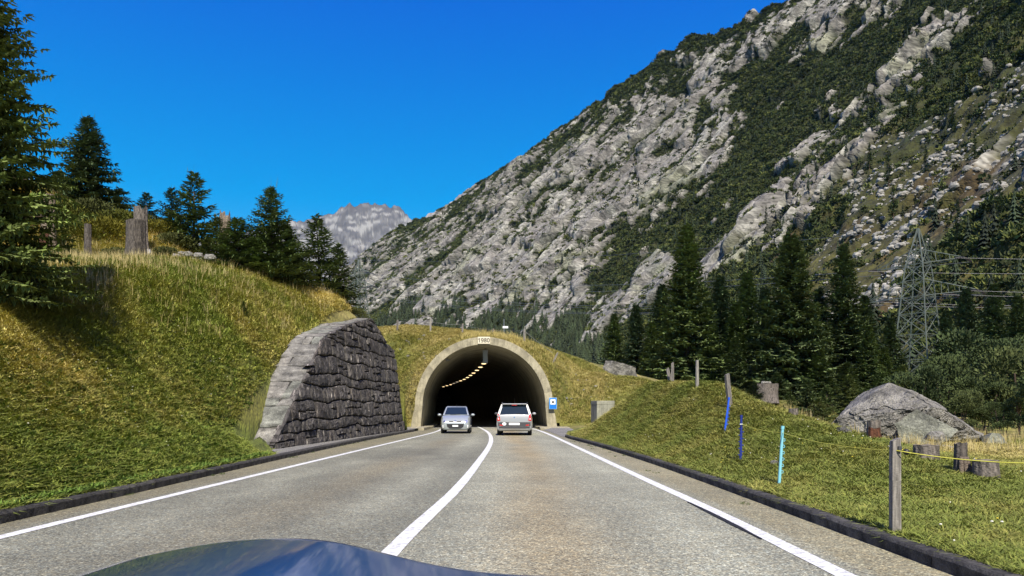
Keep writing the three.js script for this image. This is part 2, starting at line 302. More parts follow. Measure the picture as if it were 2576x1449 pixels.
kerb('kerb_along_verge', 'dark worn stone kerb below the grass verge', kerbR, -1, -8, 34.4, 0.13, 6);
{ // pavement between kerb and wall, widening in front of the portal
  const MPave = stdMat({ color: lrgb(0.62, 0.6, 0.58), map: roadTex, bumpMap: roadBump, bumpScale: 0.004, roughness: 0.95 });
  const n = 110, g = gridGeo(8, n, (i, j) => { const d = lerp(19.2, 48.9, j / (n - 1)), x1 = kerbL(d) - 0.13; let x0 = d < 21.6 ? lerp(x1 - 0.05, wallX(22) , sstep(19.2, 21.6, d)) : d < 40.8 ? wallX(d) + 0.02 : lerp(wallX(40.8), -6.75, sstep(40.8, 47, d)); x0 = Math.min(x0, x1 - 0.03); return [lerp(x0, x1, i / 7), 0.138, -d]; });
  const p = g.attributes.position, uv = new Float32Array(p.count * 2); for (let i = 0; i < p.count; i++) { uv[2 * i] = p.getX(i) / 2.6; uv[2 * i + 1] = p.getZ(i) / 2.6; } g.setAttribute('uv', new THREE.BufferAttribute(uv, 2));
  struct('pavement', g, MPave);
  const n2 = 40, g2 = gridGeo(6, n2, (i, j) => { const d = lerp(34.5, 49, j / (n2 - 1)), x0 = lineR(d) + 0.35, x1 = Math.max(x0 + 0.05, lerp(kerbR(34.5) + 0.1, 4.6, sstep(34.5, 41, d))); return [lerp(x0, x1, i / 5), 0.012 + 0.125 * sstep(38, 42, d) * clamp(i), -d]; });
  const q = g2.attributes.position, uv2 = new Float32Array(q.count * 2); for (let i = 0; i < q.count; i++) { uv2[2 * i] = q.getX(i) / 2.6; uv2[2 * i + 1] = q.getZ(i) / 2.6; } g2.setAttribute('uv', new THREE.BufferAttribute(uv2, 2));
  struct('lay_by', g2, MPave);
}

// ---------------------------------------------------------------- tunnel and portal
const tunX = d => { const k = Math.max(0, d - ARCH.d); return ARCH.x - 0.035 * k - 0.00135 * k * k; };
const MConc = stdMat({ color: lrgb(0.55, 0.52, 0.43), map: concTex, bumpMap: concBump, bumpScale: 0.02, roughness: 0.95 });
const MConcGrey = stdMat({ color: lrgb(0.5, 0.51, 0.47), map: concTex, bumpMap: concBump, bumpScale: 0.01, roughness: 0.9 });
const MLining = stdMat({ color: lrgb(0.55, 0.52, 0.43), map: concTex, bumpMap: concBump, bumpScale: 0.015, roughness: 0.85, side: THREE.DoubleSide });
{
  // lining: foot, wall, vault, wall, foot, swept along the curve
  const prof = []; prof.push([-ARCH.bi, -0.1]); prof.push([-ARCH.bi, 0.4]); for (let k = 0; k <= 40; k++) { const a = Math.PI - k / 40 * Math.PI; prof.push([ARCH.r * Math.cos(a), ARCH.spring + ARCH.r * Math.sin(a)]); } prof.push([ARCH.bi, 0.4]); prof.push([ARCH.bi, -0.1]);
  const N = 46, d0 = 49.35, d1 = 134;
  const g = gridGeo(prof.length, N, (i, j) => { const t = j / (N - 1), d = lerp(d0, d1, t * t * 0.4 + t * 0.6); return [tunX(d) + prof[i][0], prof[i][1], -d]; });
  const p = g.attributes.position, uv = new Float32Array(p.count * 2); let L = 0;
  for (let j = 0; j < N; j++) { L = 0; for (let i = 0; i < prof.length; i++) { const q = j * prof.length + i; if (i) L += Math.hypot(prof[i][0] - prof[i - 1][0], prof[i][1] - prof[i - 1][1]); uv[2 * q] = -p.getZ(q) / 4; uv[2 * q + 1] = L / 4; } }
  g.setAttribute('uv', new THREE.BufferAttribute(uv, 2));
  const endS = new THREE.Shape(prof.map(q => new THREE.Vector2(q[0], q[1]))), end = new THREE.ShapeGeometry(endS); end.translate(tunX(d1), 0, -d1);
  struct('tunnel_lining', g, MLining);
  struct('tunnel_end', end, MLining);
  const fl = gridGeo(12, 60, (i, j) => { const d = lerp(49.6, 134, j / 59); return [tunX(d) + lerp(-4.6, 4.6, i / 11), -0.006, -d]; });
  const fp = fl.attributes.position, fuv = new Float32Array(fp.count * 2); for (let i = 0; i < fp.count; i++) { fuv[2 * i] = fp.getX(i) / 2.6; fuv[2 * i + 1] = fp.getZ(i) / 2.6; } fl.setAttribute('uv', new THREE.BufferAttribute(fuv, 2));
  paint(fl, () => [0.8, 0.78, 0.75]); struct('tunnel_road', fl, MRoad);
  // raised walkways with a stone edge
  const walk = (s, name) => { const w = gridGeo(4, 40, (i, j) => { const d = lerp(48.75, 133, j / 39), e = tunX(d) + s * 3.52, o = tunX(d) + s * 4.25; const row = s < 0 ? [[o, 0.15], [e - 0.03, 0.15], [e, 0.12], [e, -0.02]] : [[e, -0.02], [e, 0.12], [e + 0.03, 0.15], [o, 0.15]]; return [row[i][0], row[i][1], -d]; }); struct(name, boxUV(w, 1.5), MConc); };
  walk(-1, 'tunnel_walkway'); walk(1, 'tunnel_walkway_001');
  const blk = (x0, x1, d0, d1, h, nm) => { const g = new RoundedBoxGeometry(Math.abs(x1 - x0), h + 0.1, d1 - d0, 2, 0.02); g.translate((x0 + x1) / 2, h / 2 - 0.05, -(d0 + d1) / 2); return struct(nm, boxUV(g, 1.5), MConc); };
  blk(-5.35, -6.3, 45.2, 48.72, 0.17, 'walkway_head'); blk(1.75, 3.6, 46.0, 48.72, 0.16, 'walkway_head');
}
const portal = thing('tunnel_portal', 'arched pale concrete tunnel portal dated 1980 set into the grassy hill', 'tunnel portal', [ARCH.x, 0, -48.55]);
{
  const r = rng(3), NS = 15, dep = 1.0;
  const seg = (pts, dz = 0) => { const g = new THREE.ExtrudeGeometry(new THREE.Shape(pts.map(q => new THREE.Vector2(q[0], q[1]))), { depth: dep + dz, bevelEnabled: true, bevelSize: 0.008, bevelThickness: 0.008, bevelSegments: 1 }); g.translate(0, 0, -dep); return boxUV(g, 2.2); };
  const a0 = 0.14;                                                   // ring from just above the springing round
  for (let k = 0; k < NS; k++) {
    const t0 = Math.PI * k / NS, t1 = Math.PI * (k + 1) / NS - 0.0035, pts = [];
    for (let i = 0; i <= 5; i++) { const a = lerp(t0, t1, i / 5); pts.push([ARCH.R * Math.cos(a), ARCH.spring + ARCH.R * Math.sin(a)]); }
    for (let i = 5; i >= 0; i--) { const a = lerp(t0, t1, i / 5); pts.push([ARCH.r * Math.cos(a), ARCH.spring + ARCH.r * Math.sin(a)]); }
    const m = seg(pts, (r() - 0.5) * 0.012); const uv = m.attributes.uv, o = r() * 9; for (let i = 0; i < uv.count; i++) uv.setXY(i, uv.getX(i) + o, uv.getY(i) + o * 0.7);
    mesh('ring_segment', m, MConc, portal);
  }
  for (const s of [-1, 1]) mesh('jamb', seg([[s * ARCH.R, ARCH.spring - 0.004], [s * ARCH.r, ARCH.spring - 0.004], [s * ARCH.bi, -0.2], [s * (ARCH.bo + 0.05), -0.2], [s * (ARCH.bo - 0.12), 0.8]]), MConc, portal);
  const plate = new RoundedBoxGeometry(0.8, 0.46, 0.08, 2, 0.01); plate.translate(0, ARCH.spring + ARCH.R - 0.215, 0.04);
  const pl = mesh('date_plate', boxUV(plate, 1.3), stdMat({ color: lrgb(0.66, 0.6, 0.45), roughness: 0.9 }), portal);
  const font = await new FontLoader().loadAsync('fonts/droid/droid_sans_regular.typeface.json');
  const tg = new TextGeometry('1980', { font, size: 0.255, depth: 0.012, curveSegments: 6, bevelEnabled: true, bevelSize: 0.006, bevelThickness: 0.002 }); tg.computeBoundingBox(); const bb = tg.boundingBox; tg.translate(-(bb.min.x + bb.max.x) / 2, ARCH.spring + ARCH.R - 0.215 - (bb.min.y + bb.max.y) / 2, 0.081);
  mesh('lettering', tg, stdMat({ color: lrgb(0.012, 0.012, 0.012), roughness: 0.7 }), pl);
  // collar between ring and lining
}
{ // hanging signal box and row of lamps under the vault
  const MFix = stdMat({ color: lrgb(0.3, 0.31, 0.31), roughness: 0.5, metalness: 0.3 });
  const d = 51.5, p = at(1221, 898, d);
  const s = thing('signal_box', 'grey hanging signal box under the crown of the tunnel vault', 'signal box', [p.x, p.y, -d]);
  mesh('housing', new RoundedBoxGeometry(0.34, 0.86, 0.3, 2, 0.02), MFix, s);
  mesh('hood', place(new RoundedBoxGeometry(0.4, 0.05, 0.36, 2, 0.015), 0, 0.45, 0), MFix, s);
  mesh('hanger', place(new THREE.CylinderGeometry(0.025, 0.025, 0.62, 8), 0, 0.75, 0), MFix, s);
  const lp = [[1042, 462], [998, 507], [953, 547], [910, 582], [872, 612], [832, 639], [790, 663], [743, 682], [700, 697], [657, 715], [615, 731], [568, 745], [523, 758], [470, 773]];
  const MGlow = new THREE.MeshStandardMaterial({ color: 0x222222, emissive: new THREE.Color(1, 0.72, 0.36), emissiveIntensity: 1.7 }), MGlowDim = new THREE.MeshStandardMaterial({ color: 0x222222, emissive: new THREE.Color(1, 0.8, 0.55), emissiveIntensity: 0.5 });
  const body = new RoundedBoxGeometry(0.3, 0.12, 0.36, 2, 0.03), glow = new THREE.SphereGeometry(0.24, 14, 8, 0, Math.PI * 2, Math.PI / 2, Math.PI / 2); glow.scale(0.8, 0.22, 0.8);
  lp.forEach(([zx, zy], i) => {
    const px = (1180 + zx / 4.39) / 1.1646, py = (960 + zy / 4.39) / 1.1646, y = 4.75, dd = FL * (y - EYE) / (HY - py), q = at(px, py, dd);
    const l = thing('tunnel_lamp', 'glowing oval ceiling lamp in the row curving into the dark tunnel', 'lamp', [q.x, q.y, q.z], 'row of lamps along the tunnel vault');
    mesh('lamp_housing', place(body, 0, 0.08, 0), MFix, l); mesh('lamp_glass', glow, i === 8 || i === 9 ? MGlowDim : MGlow, l);
    mesh('hanger', place(new THREE.CylinderGeometry(0.02, 0.02, 0.7, 6), 0, 0.5, 0), MFix, l);
  });
}
{ // blue tunnel sign on the right jamb
  const d = 48.3, p = at(1391, 1015, d);
  const s = thing('tunnel_sign', 'blue road sign with black tunnel mouth on a white square, on the right jamb', 'road sign', [p.x, p.y, -d]);
  const MB = stdMat({ color: lrgb(0.008, 0.16, 0.56), roughness: 0.4 }), MW = stdMat({ color: lrgb(0.82, 0.86, 0.88), roughness: 0.4 }), MK = stdMat({ color: lrgb(0.01, 0.01, 0.012), roughness: 0.5 });
  mesh('border', new RoundedBoxGeometry(0.5, 0.74, 0.03, 3, 0.014), stdMat({ color: lrgb(0.25, 0.5, 0.75), roughness: 0.4 }), s);
  mesh('board', place(new RoundedBoxGeometry(0.46, 0.7, 0.03, 3, 0.012), 0, 0, 0.006), MB, s);
  mesh('white_panel', place(new THREE.BoxGeometry(0.33, 0.33, 0.01), 0, 0.1, 0.022), MW, s);
  const sh = new THREE.Shape(); sh.moveTo(-0.075, 0); sh.lineTo(-0.075, 0.06); sh.absarc(0, 0.06, 0.075, Math.PI, 0, true); sh.lineTo(0.075, 0); sh.closePath();
  mesh('tunnel_symbol', place(new THREE.ExtrudeGeometry(sh, { depth: 0.004, bevelEnabled: false }), 0, 0.03, 0.027), MK, s);
  mesh('bracket', place(new THREE.BoxGeometry(0.06, 0.5, 0.12), 0, 0, -0.08), stdMat({ color: lrgb(0.3, 0.3, 0.3), metalness: 0.6, roughness: 0.5 }), s);
}
{ // concrete block beside the verge
  const d = 43, p = at(1491, 1078, d), w = 1.05, h = 1.75, dep = 1.3, ry = 0.16;
  const b = thing('concrete_box', 'pale concrete service box with cap standing in the grass right of the tunnel', 'concrete box', [p.x + 0.62, 0, -d - 0.4]); b.rotation.y = ry;
  mesh('body', boxUV(place(new RoundedBoxGeometry(w, h - 0.2, dep, 2, 0.015), 0, (h - 0.2) / 2, 0), 2.4), MConcGrey, b);
  mesh('cap', boxUV(place(new RoundedBoxGeometry(w + 0.012, 0.22, dep + 0.012, 2, 0.015), 0, h - 0.085, 0), 2.4), MConcGrey, b);
}

// ---------------------------------------------------------------- dry-stone retaining wall
const stoneTex = tex(512, (u, v) => { const n = tfbm(u, v, 7, 5, 51), st = Math.pow(tn(u, v * 0.08, 60, 17), 4), s = tn(u, v, 120, 3); let k = 0.42 + 0.55 * (n - 0.5) + 0.2 * (s - 0.5); if (tn(u, v * 0.1, 80, 61) > 0.86 && n > 0.42) k += 0.38; k += st * 0.12; return [k, k * 0.97, k * 0.94]; });
const MStone = [[0.4, 0.385, 0.37], [0.33, 0.32, 0.31], [0.48, 0.465, 0.445], [0.36, 0.335, 0.31]].map(c => stdMat({ color: lrgb(...c), map: stoneTex, bumpMap: rockBump, bumpScale: 0.05, roughness: 0.95 }));
const MSlab = [[0.34, 0.33, 0.3], [0.3, 0.295, 0.27], [0.39, 0.38, 0.34], [0.33, 0.345, 0.3]].map(c => stdMat({ color: lrgb(...c), map: rockTex, bumpMap: rockBump, bumpScale: 0.03, roughness: 0.95 }));
const MMortar = stdMat({ color: lrgb(0.13, 0.122, 0.11), map: rockTex, bumpMap: rockBump, bumpScale: 0.05, roughness: 1 });
function slabGeo(poly, frame, thick, r, bulge, uvs) {                // poly: [a, b] outline; frame(a, b, out) -> world point, out = metres proud
  const n = poly.length, cx = poly.reduce((s, q) => s + q[0], 0) / n, cy = poly.reduce((s, q) => s + q[1], 0) / n, V = [];
  const ring = (k, out, jit) => poly.map(q => frame(lerp(cx, q[0], k), lerp(cy, q[1], k), out + (r() - 0.5) * jit));
  const R0 = ring(1, -0.12, 0), R1 = ring(0.985, thick * 0.6, thick * 0.3), R2 = ring(0.86, thick + bulge * 0.5, thick * 0.45), R3 = ring(0.45, thick + bulge, thick * 0.5), C = frame(cx, cy, thick + bulge + (r() - 0.5) * thick * 0.4);
  const quad = (A, B) => { for (let i = 0; i < n; i++) { const j = (i + 1) % n; V.push(A[i], A[j], B[j], A[i], B[j], B[i]); } };
  quad(R0, R1); quad(R1, R2); quad(R2, R3); for (let i = 0; i < n; i++) V.push(R3[i], R3[(i + 1) % n], C);
  const g = new THREE.BufferGeometry().setFromPoints(V); g.computeVertexNormals(); return boxUV(g, uvs);
}
{
  const wall = thing('retaining_wall', 'dark rough stone retaining wall with a pale sloping stone coping left of the tunnel', 'stone wall');
  const r = rng(77);
  const face = (d, h, out) => new THREE.Vector3(wallX(d) - WALL.batter * h + out, h, -d);
  // core
  const ds = []; for (let d = WALL.d0; d <= WALL.d1 + 1e-6; d += 0.5) ds.push(d);
  const core = gridGeo(4, ds.length, (i, j) => { const d = ds[j], t = wallTop(d); return i === 0 ? [wallX(d) - WALL.batter * t - 1.1, -0.3, -d] : i === 1 ? [wallX(d) - WALL.batter * t - 1.1, t - 0.06, -d] : i === 2 ? [wallX(d) - WALL.batter * t - 0.02, t - 0.06, -d] : [wallX(d) - 0.02, -0.3, -d]; });
  const endCap = (d, flip) => { const t = wallTop(d), q = [[wallX(d) - WALL.batter * t - 1.1, -0.3], [wallX(d) - WALL.batter * t - 1.1, t - 0.06], [wallX(d) - WALL.batter * t - 0.02, t - 0.06], [wallX(d) - 0.02, -0.3]].map(a => new THREE.Vector3(a[0], a[1], -d)); const g = new THREE.BufferGeometry().setFromPoints(flip ? [q[0], q[2], q[1], q[0], q[3], q[2]] : [q[0], q[1], q[2], q[0], q[2], q[3]]); g.computeVertexNormals(); return g; };
  mesh('core', mergeGeometries([boxUV(core, 1.5), boxUV(endCap(WALL.d0, true), 1.5), boxUV(endCap(WALL.d1, false), 1.5)]), MMortar, wall);
  // face stones in wavy courses
  const rows = [0]; while (rows[rows.length - 1] < 6) rows.push(rows[rows.length - 1] + 0.38 + 0.36 * r());
  const yb = (k, d) => k === 0 ? 0.1 : rows[k] + 0.34 * (fbm(d * 0.35 + k * 0.13, 3.3, 0, 3) - 0.5) * 2 * 0.6 + 0.1 * (vn(d * 1.9, k * 3.7) - 0.5) + 0.02 * (d - 30) * 0.2;
  for (let k = 0; k < rows.length - 1; k++) {
    let d = WALL.d0 - 0.2 + 0.5 * r();
    while (d < WALL.d1) {
      const L = 0.36 + 0.9 * Math.pow(r(), 1.4), e = Math.min(d + L, WALL.d1 + 0.02), s0 = (r() - 0.5) * 0.1, s1 = (r() - 0.5) * 0.1;
      const gp = 0.012 + 0.012 * r(), poly = [], NB = 3;
      for (let i = 0; i <= NB; i++) { const q = lerp(d + gp, e - gp, i / NB) - s0 * 0; poly.push([q, yb(k, q) + gp]); }
      poly.push([e - gp + s1, (yb(k, e) + yb(k + 1, e)) / 2]);
      for (let i = NB; i >= 0; i--) { const q = lerp(d + gp, e - gp, i / NB); poly.push([q, yb(k + 1, q) - gp]); }
      poly.push([d + gp + s0, (yb(k, d) + yb(k + 1, d)) / 2]);
      d = e;
      const low = Math.min(...poly.map(q => q[1] - wallTop(clamp(q[0], WALL.d0, WALL.d1)))); if (low > -0.12) continue;
      let P = poly.map(q => { const dd = clamp(q[0], WALL.d0 + 0.01, WALL.d1); return [dd, Math.min(q[1], wallTop(dd) - 0.005)]; });
      const hs = P.map(q => q[1]), dsx = P.map(q => q[0]); if (Math.max(...hs) - Math.min(...hs) < 0.1 || Math.max(...dsx) - Math.min(...dsx) < 0.12) continue;
      const shade = Math.floor(r() * 4), lo = Math.min(...hs), hi = Math.max(...hs), put = Q => mesh('stone', slabGeo(Q, face, 0.03 + 0.06 * r(), r, 0.015 + 0.035 * r(), 1.6), MStone[Math.floor(r() * 4)], wall);
      if (hi - lo > 0.42 && r() < 0.3) { const m = lerp(lo, hi, 0.4 + 0.2 * r()), tl = (r() - 0.5) * 0.14; put(P.map(q => [q[0], Math.min(q[1], m - 0.015 + tl * (q[0] - d + L))])); put(P.map(q => [q[0], Math.max(q[1], m + 0.015 + tl * (q[0] - d + L))])); }
      else put(P);
    }
  }
  // coping slabs
  const cop = (d, w, out) => { const t = wallTop(d); return new THREE.Vector3(wallX(d) - WALL.batter * t + 0.03 - w, t - 0.03 + out * 0.8, -d + out * 0.5); };
  const edge = []; for (let d = WALL.d0; d < WALL.d1;) { edge.push(d); d += 0.4 + 0.6 * r(); } edge.push(WALL.d1);
  for (let i = 0; i < edge.length - 1; i++) {
    const cuts = [0]; while (cuts[cuts.length - 1] < 0.8) cuts.push(Math.min(1.12, cuts[cuts.length - 1] + 0.28 + 0.75 * r())); if (cuts[cuts.length - 1] < 1.12) cuts[cuts.length - 1] = 1.12;
    for (let c = 0; c < cuts.length - 1; c++) {
      const a0 = edge[i], a1 = edge[i + 1], w0 = cuts[c], w1 = cuts[c + 1], j = () => (r() - 0.5) * 0.16, g = 0.008;
      const P = [[a0 + g + j(), w0 + g], [(a0 + a1) / 2, w0 + g + j() * 0.4], [a1 - g + j(), w0 + g], [a1 - g, (w0 + w1) / 2 + j()], [a1 - g + j(), w1 - g + j()], [(a0 + a1) / 2 + j(), w1 - g], [a0 + g + j(), w1 - g + j()], [a0 + g, (w0 + w1) / 2]].map(q => [clamp(q[0], WALL.d0, WALL.d1), q[1]]).reverse();
      mesh('coping_slab', slabGeo(P, cop, 0.012 + 0.025 * r(), r, 0.008, 1.4), MSlab[Math.floor(r() * 4)], wall);
    }
  }
}

// ---------------------------------------------------------------- mountains
const V2 = (x, z) => ({ x, z });
const UPX = 0.942, UPZ = -0.337;                                     // horizontal up-slope direction of the valley side
const ridgePts = [];
for (const [px, py, d] of [[800, 900, 2050], [870, 800, 1950], [912, 728, 1870], [934, 662, 1820], [948, 622, 1790], [988, 585, 1760], [1030, 558, 1720], [1058, 557, 1690], [1092, 545, 1650], [1150, 510, 1600], [1200, 478, 1550], [1240, 442, 1500], [1300, 405, 1450], [1340, 385, 1400], [1400, 335, 1350], [1460, 285, 1300], [1530, 245, 1250], [1600, 200, 1200], [1660, 150, 1150], [1720, 110, 1110], [1780, 90, 1080], [1850, 75, 1050], [1900, 50, 1020], [1950, 20, 1000], [2010, 2, 980], [2100, -40, 950], [2300, -150, 890]]) ridgePts.push(at(px, py, d));
for (const q of [[561, 585, -780], [600, 600, -600], [640, 610, -380], [690, 620, -150], [740, 620, 100], [800, 600, 400]]) ridgePts.push(new THREE.Vector3(...q));
const ridgeLen = [0]; for (let i = 1; i < ridgePts.length; i++) ridgeLen.push(ridgeLen[i - 1] + Math.hypot(ridgePts[i].x - ridgePts[i - 1].x, ridgePts[i].z - ridgePts[i - 1].z));
const rX = lin(ridgeLen.map((l, i) => [l, ridgePts[i].x])), rY = lin(ridgeLen.map((l, i) => [l, ridgePts[i].y])), rZ = lin(ridgeLen.map((l, i) => [l, ridgePts[i].z]));
const RL = ridgeLen[ridgeLen.length - 1];
function cellNoise(x, y, s) {                                        // nearest cell: [id random, dx, dy, edge distance]
  const xi = Math.floor(x), yi = Math.floor(y); let b1 = 9, b2 = 9, id = 0, ex = 0, ey = 0;
  for (let j = -1; j <= 1; j++) for (let i = -1; i <= 1; i++) { const cx = xi + i + h3(xi + i, yi + j, s), cy = yi + j + h3(xi + i, yi + j, s + 1), d = (x - cx) ** 2 + (y - cy) ** 2; if (d < b1) { b2 = b1; b1 = d; id = h3(xi + i, yi + j, s + 2); ex = x - cx; ey = y - cy; } else if (d < b2) b2 = d; }
  return [id, ex, ey, Math.sqrt(b2) - Math.sqrt(b1)];
}
// surface at length l along the ridge, t from foot (0) to ridge (1)
function mtnBase(l, t) {
  const x = rX(l), y = rY(l), z = rZ(l), L = y / lerp(0.86, 1.02, sstep(600, 1700, l));
  const g = t <= 1 ? 0.72 * t + 0.28 * t * t : 1 - (t - 1) * 1.2;
  return [x - UPX * L * (1 - t), y * g - 2 * (1 - t) + 16 * (fbm(l * 0.035, 6.1, 0, 4) - 0.5) * Math.min(1, t * t), z - UPZ * L * (1 - t), L];
}
function mtnRelief(l, t) {                                           // [metres proud, rock 0..1, cell tone]
  const x = rX(l), y = rY(l), L = y / 0.95, b = t * L * 1.4;
  const warp = 22 * (fbm(l * 0.012 + 3, b * 0.012, 0, 3) - 0.5);
  const a = l + 0.25 * b + warp, c = b + warp;
  const c1 = cellNoise(a / 27, c / 84, 11), c2 = cellNoise(a / 8 + 0.2 * c1[0], c / 36, 21), c3 = cellNoise(a / 2.7, c / 13, 31);
  const c0 = cellNoise(a / 62 + 0.3 * (fbm(a * 0.03, c * 0.02, 0, 3) - 0.5), c / 130, 41), slab = (c0[0] > 0.64 ? 1 : 0) * sstep(0.02, 0.12, c0[3]), fine = 1 - 0.62 * slab;
  const big = fbm(a * 0.006, c * 0.0028 + 7, 0, 3) - 0.5;
  const rib = 1 - Math.abs(2 * fbm(a * 0.016 + 5, c * 0.0045, 0, 3) - 1);
  let lift = (c1[0] - 0.5) * 5 + c1[1] * 4 - c1[2] * 6 + fine * ((c2[0] - 0.5) * 2.6 + c2[1] * 2.6 - c2[2] * 4 + (c3[0] - 0.5) * 1.4 + c3[1] * 1.2 - c3[2] * 1.6) + slab * (3 - 5 * c0[2]) - 1.6 * (1 - sstep(0, 0.1, c2[3])) - 2 * (1 - sstep(0, 0.06, c1[3])) + 3.5 * (fbm(a * 0.22, c * 0.03, 0, 3) - 0.5);
  // where rock shows: steeper, more on the far (left) upper slope, less to the right and down
  const left = sstep(1900, 900, l), upper = sstep(0.12, 0.5, t), far = sstep(700, 250, l) * sstep(0.35, 0.6, t);
  let rk = -0.2 - 0.22 * sstep(1150, 1800, l) + 0.62 * slab + 0.55 * (c1[0] - 0.55) + 0.5 * (c2[0] - 0.5) + 1.55 * (fbm(a * 0.012 + 50, c * 0.005, 0, 4) - 0.5) + 0.22 * left * upper + 0.25 * far - 0.55 * sstep(0.3, 0.08, t) * (1 - 0.3 * left);
  rk += 0.58 * fine * (c3[0] - 0.5);
  if (t > 0.93) rk -= 0.5 * sstep(0.93, 1, t);
  return [lift * (0.55 + 0.45 * upper) + (rib - 0.5) * 22 * sstep(0.03, 0.25, t) * sstep(1.05, 0.9, t) + big * 26 * sstep(0.05, 0.3, t) * sstep(1.02, 0.85, t), sstep(-0.06, 0.1, rk), c2[0], c1[3], c2[3], c3[0]];
}
const ROCKS = [[0.49, 0.465, 0.4], [0.41, 0.39, 0.345], [0.6, 0.58, 0.5], [0.45, 0.42, 0.375]];
const mtnCols = []; { let l = 0; while (l < RL) { mtnCols.push(l); const depth = Math.max(160, Math.hypot(rX(l), rZ(l))); l += l < 2200 ? 1.7 + 1.1 * sstep(1500, 200, l) : 2.4 + 3 * sstep(RL - 700, RL, l); } mtnCols.push(RL); }
const mtnRows = []; { const n = 370; for (let j = 0; j < n; j++) mtnRows.push(Math.pow(j / (n - 1), 1.15)); mtnRows.push(1.01, 1.04, 1.1, 1.25); }
const mtnInfo = new Float32Array(mtnCols.length * mtnRows.length * 4); // rock, grass dryness, height, spare
let mtnGeo;
{
  const nu = mtnCols.length, nv = mtnRows.length, col = new Float32Array(nu * nv * 3);
  mtnGeo = gridGeo(nu, nv, (i, j) => {
    const l = mtnCols[nu - 1 - i], t = mtnRows[j], [x, y, z, L] = mtnBase(l, t), [up, rock, tone, e1, e2, c3] = mtnRelief(l, t);
    const k = (j * nu + i), edge = sstep(0, 0.05, t);
    mtnInfo[4 * k] = rock; mtnInfo[4 * k + 1] = t; mtnInfo[4 * k + 2] = l;
    // colour of the ground itself
    const n = fbm(l * 0.05, t * 60, 0, 3), st = fbm(l * 0.5, t * 9, 0, 3);
    const rc = ROCKS[Math.floor(tone * 3.999)], lich = sstep(0.6, 0.72, fbm(l * 0.02 + 31, t * 14, 0, 3));
    let q = mix3(rc, [0.46, 0.47, 0.31], 0.75 * lich).map(v => v * (0.72 + 0.55 * st) * (0.85 + 0.3 * c3));
    if (st < 0.36) q = q.map(v => v * 0.72);                          // dark water streaks in the rock
    const open = sstep(1500, 2100, l) * sstep(0.42, 0.12, t), gr = mix3([0.045, 0.062, 0.014], [0.13, 0.125, 0.03], clamp(open * 1.1 + (n - 0.5) * 1.6));
    const gg = mix3(gr, [0.16, 0.1, 0.04], open * sstep(0.55, 0.75, fbm(l * 0.03, t * 30 + 9, 0, 3)));
    q = mix3(gg, q, rock); col.set(q, 3 * k);
    const s = 0.66, w = edge * up * (0.65 + 0.35 * rock);
    return [x - UPX * s * w, y + (1 - s * 0.4) * w, z - UPZ * s * w];
  });
  mtnGeo.setAttribute('color', new THREE.BufferAttribute(col, 3));
  const p = mtnGeo.attributes.position, uv = new Float32Array(p.count * 2); for (let i = 0; i < p.count; i++) { uv[2 * i] = (p.getX(i) * 0.4 + p.getZ(i)) / 30; uv[2 * i + 1] = p.getY(i) / 30; } mtnGeo.setAttribute('uv', new THREE.BufferAttribute(uv, 2));
  const cliffTex = tex(512, (u, v) => { const n = tfbm(u, v, 10, 5, 71), w = tn(u + 0.3 * v, v * 0.25, 90, 12); let k = 0.62 + 0.5 * (n - 0.5) + 0.3 * (w - 0.5); return grey(k); });
  struct('mountain_slope', mtnGeo, stdMat({ vertexColors: true, map: cliffTex, bumpMap: rockBump, bumpScale: 1.2, roughness: 1 }));
}
function mtnPoint(i, j) { const k = j * mtnCols.length + i, p = mtnGeo.attributes.position; return [p.getX(k), p.getY(k), p.getZ(k), mtnInfo[4 * k], mtnInfo[4 * k + 1], mtnInfo[4 * k + 2]]; }
// valley floor reaching to the horizon, below everything
{
  const rs = [0, 60, 110, 180, 300, 500, 900, 1600, 3000, 6000, 12000], nA = 96;
  const g = gridGeo(nA + 1, rs.length, (i, j) => { const a = -i / nA * 2 * Math.PI, r = rs[j], x = Math.sin(a) * r, z = -Math.cos(a) * r; return [x, r < 170 ? -4.5 : -2.5 - 0.004 * Math.min(r, 1500), z]; });
  g.index.array.reverse(); g.computeVertexNormals();
  paint(g, (x, y, z) => { const n = fbm(x * 0.02, z * 0.02, 0, 3); return mix3([0.06, 0.08, 0.02], [0.13, 0.13, 0.035], n); });
  struct('valley_floor', g, stdMat({ vertexColors: true, roughness: 1 }));
}
// hazy ranges at the head of the valley
function range(name, pts, dBack, dFront, yFront, amp, seed, colour, nu = 260, nv = 110) {
  const f = lin(pts), x0 = pts[0][0], x1 = pts[pts.length - 1][0];
  const g = gridGeo(nu, nv, (i, j) => {
    const px = lerp(x0, x1, i / (nu - 1)), t = j / (nv - 1) * 1.12, tt = Math.min(t, 1), top = at(px, f(px) - (fbm(px * 0.11 + seed, 2.5, 0, 3) - 0.5) * 14, dBack), d = lerp(dFront, dBack, t), e = top.y * (t > 1 ? 1 - (t - 1) * 3 : Math.pow(tt, 1.25));
    const x = lerp(top.x * 0.93, top.x, tt), n = 1 - Math.abs(2 * fbm(x / 420 + seed, d / 500, 0, 5) - 1), m = fbm(x / 130 + seed, d / 150, 0.5, 4) - 0.5, q = sstep(0, 0.25, t) * sstep(1.02, 0.86, t);
    return [x, yFront * (1 - tt) + e + ((n - 1) * amp * 0.8 + (m - 0.3) * amp * 0.5) * q + m * amp * 0.22 * (1 - q) * sstep(0, 0.2, t), -d];
  });
  paint(g, (x, y, z, i) => colour(x, y, z));
  return struct(name, g, stdMat({ vertexColors: true, roughness: 1 }));
}
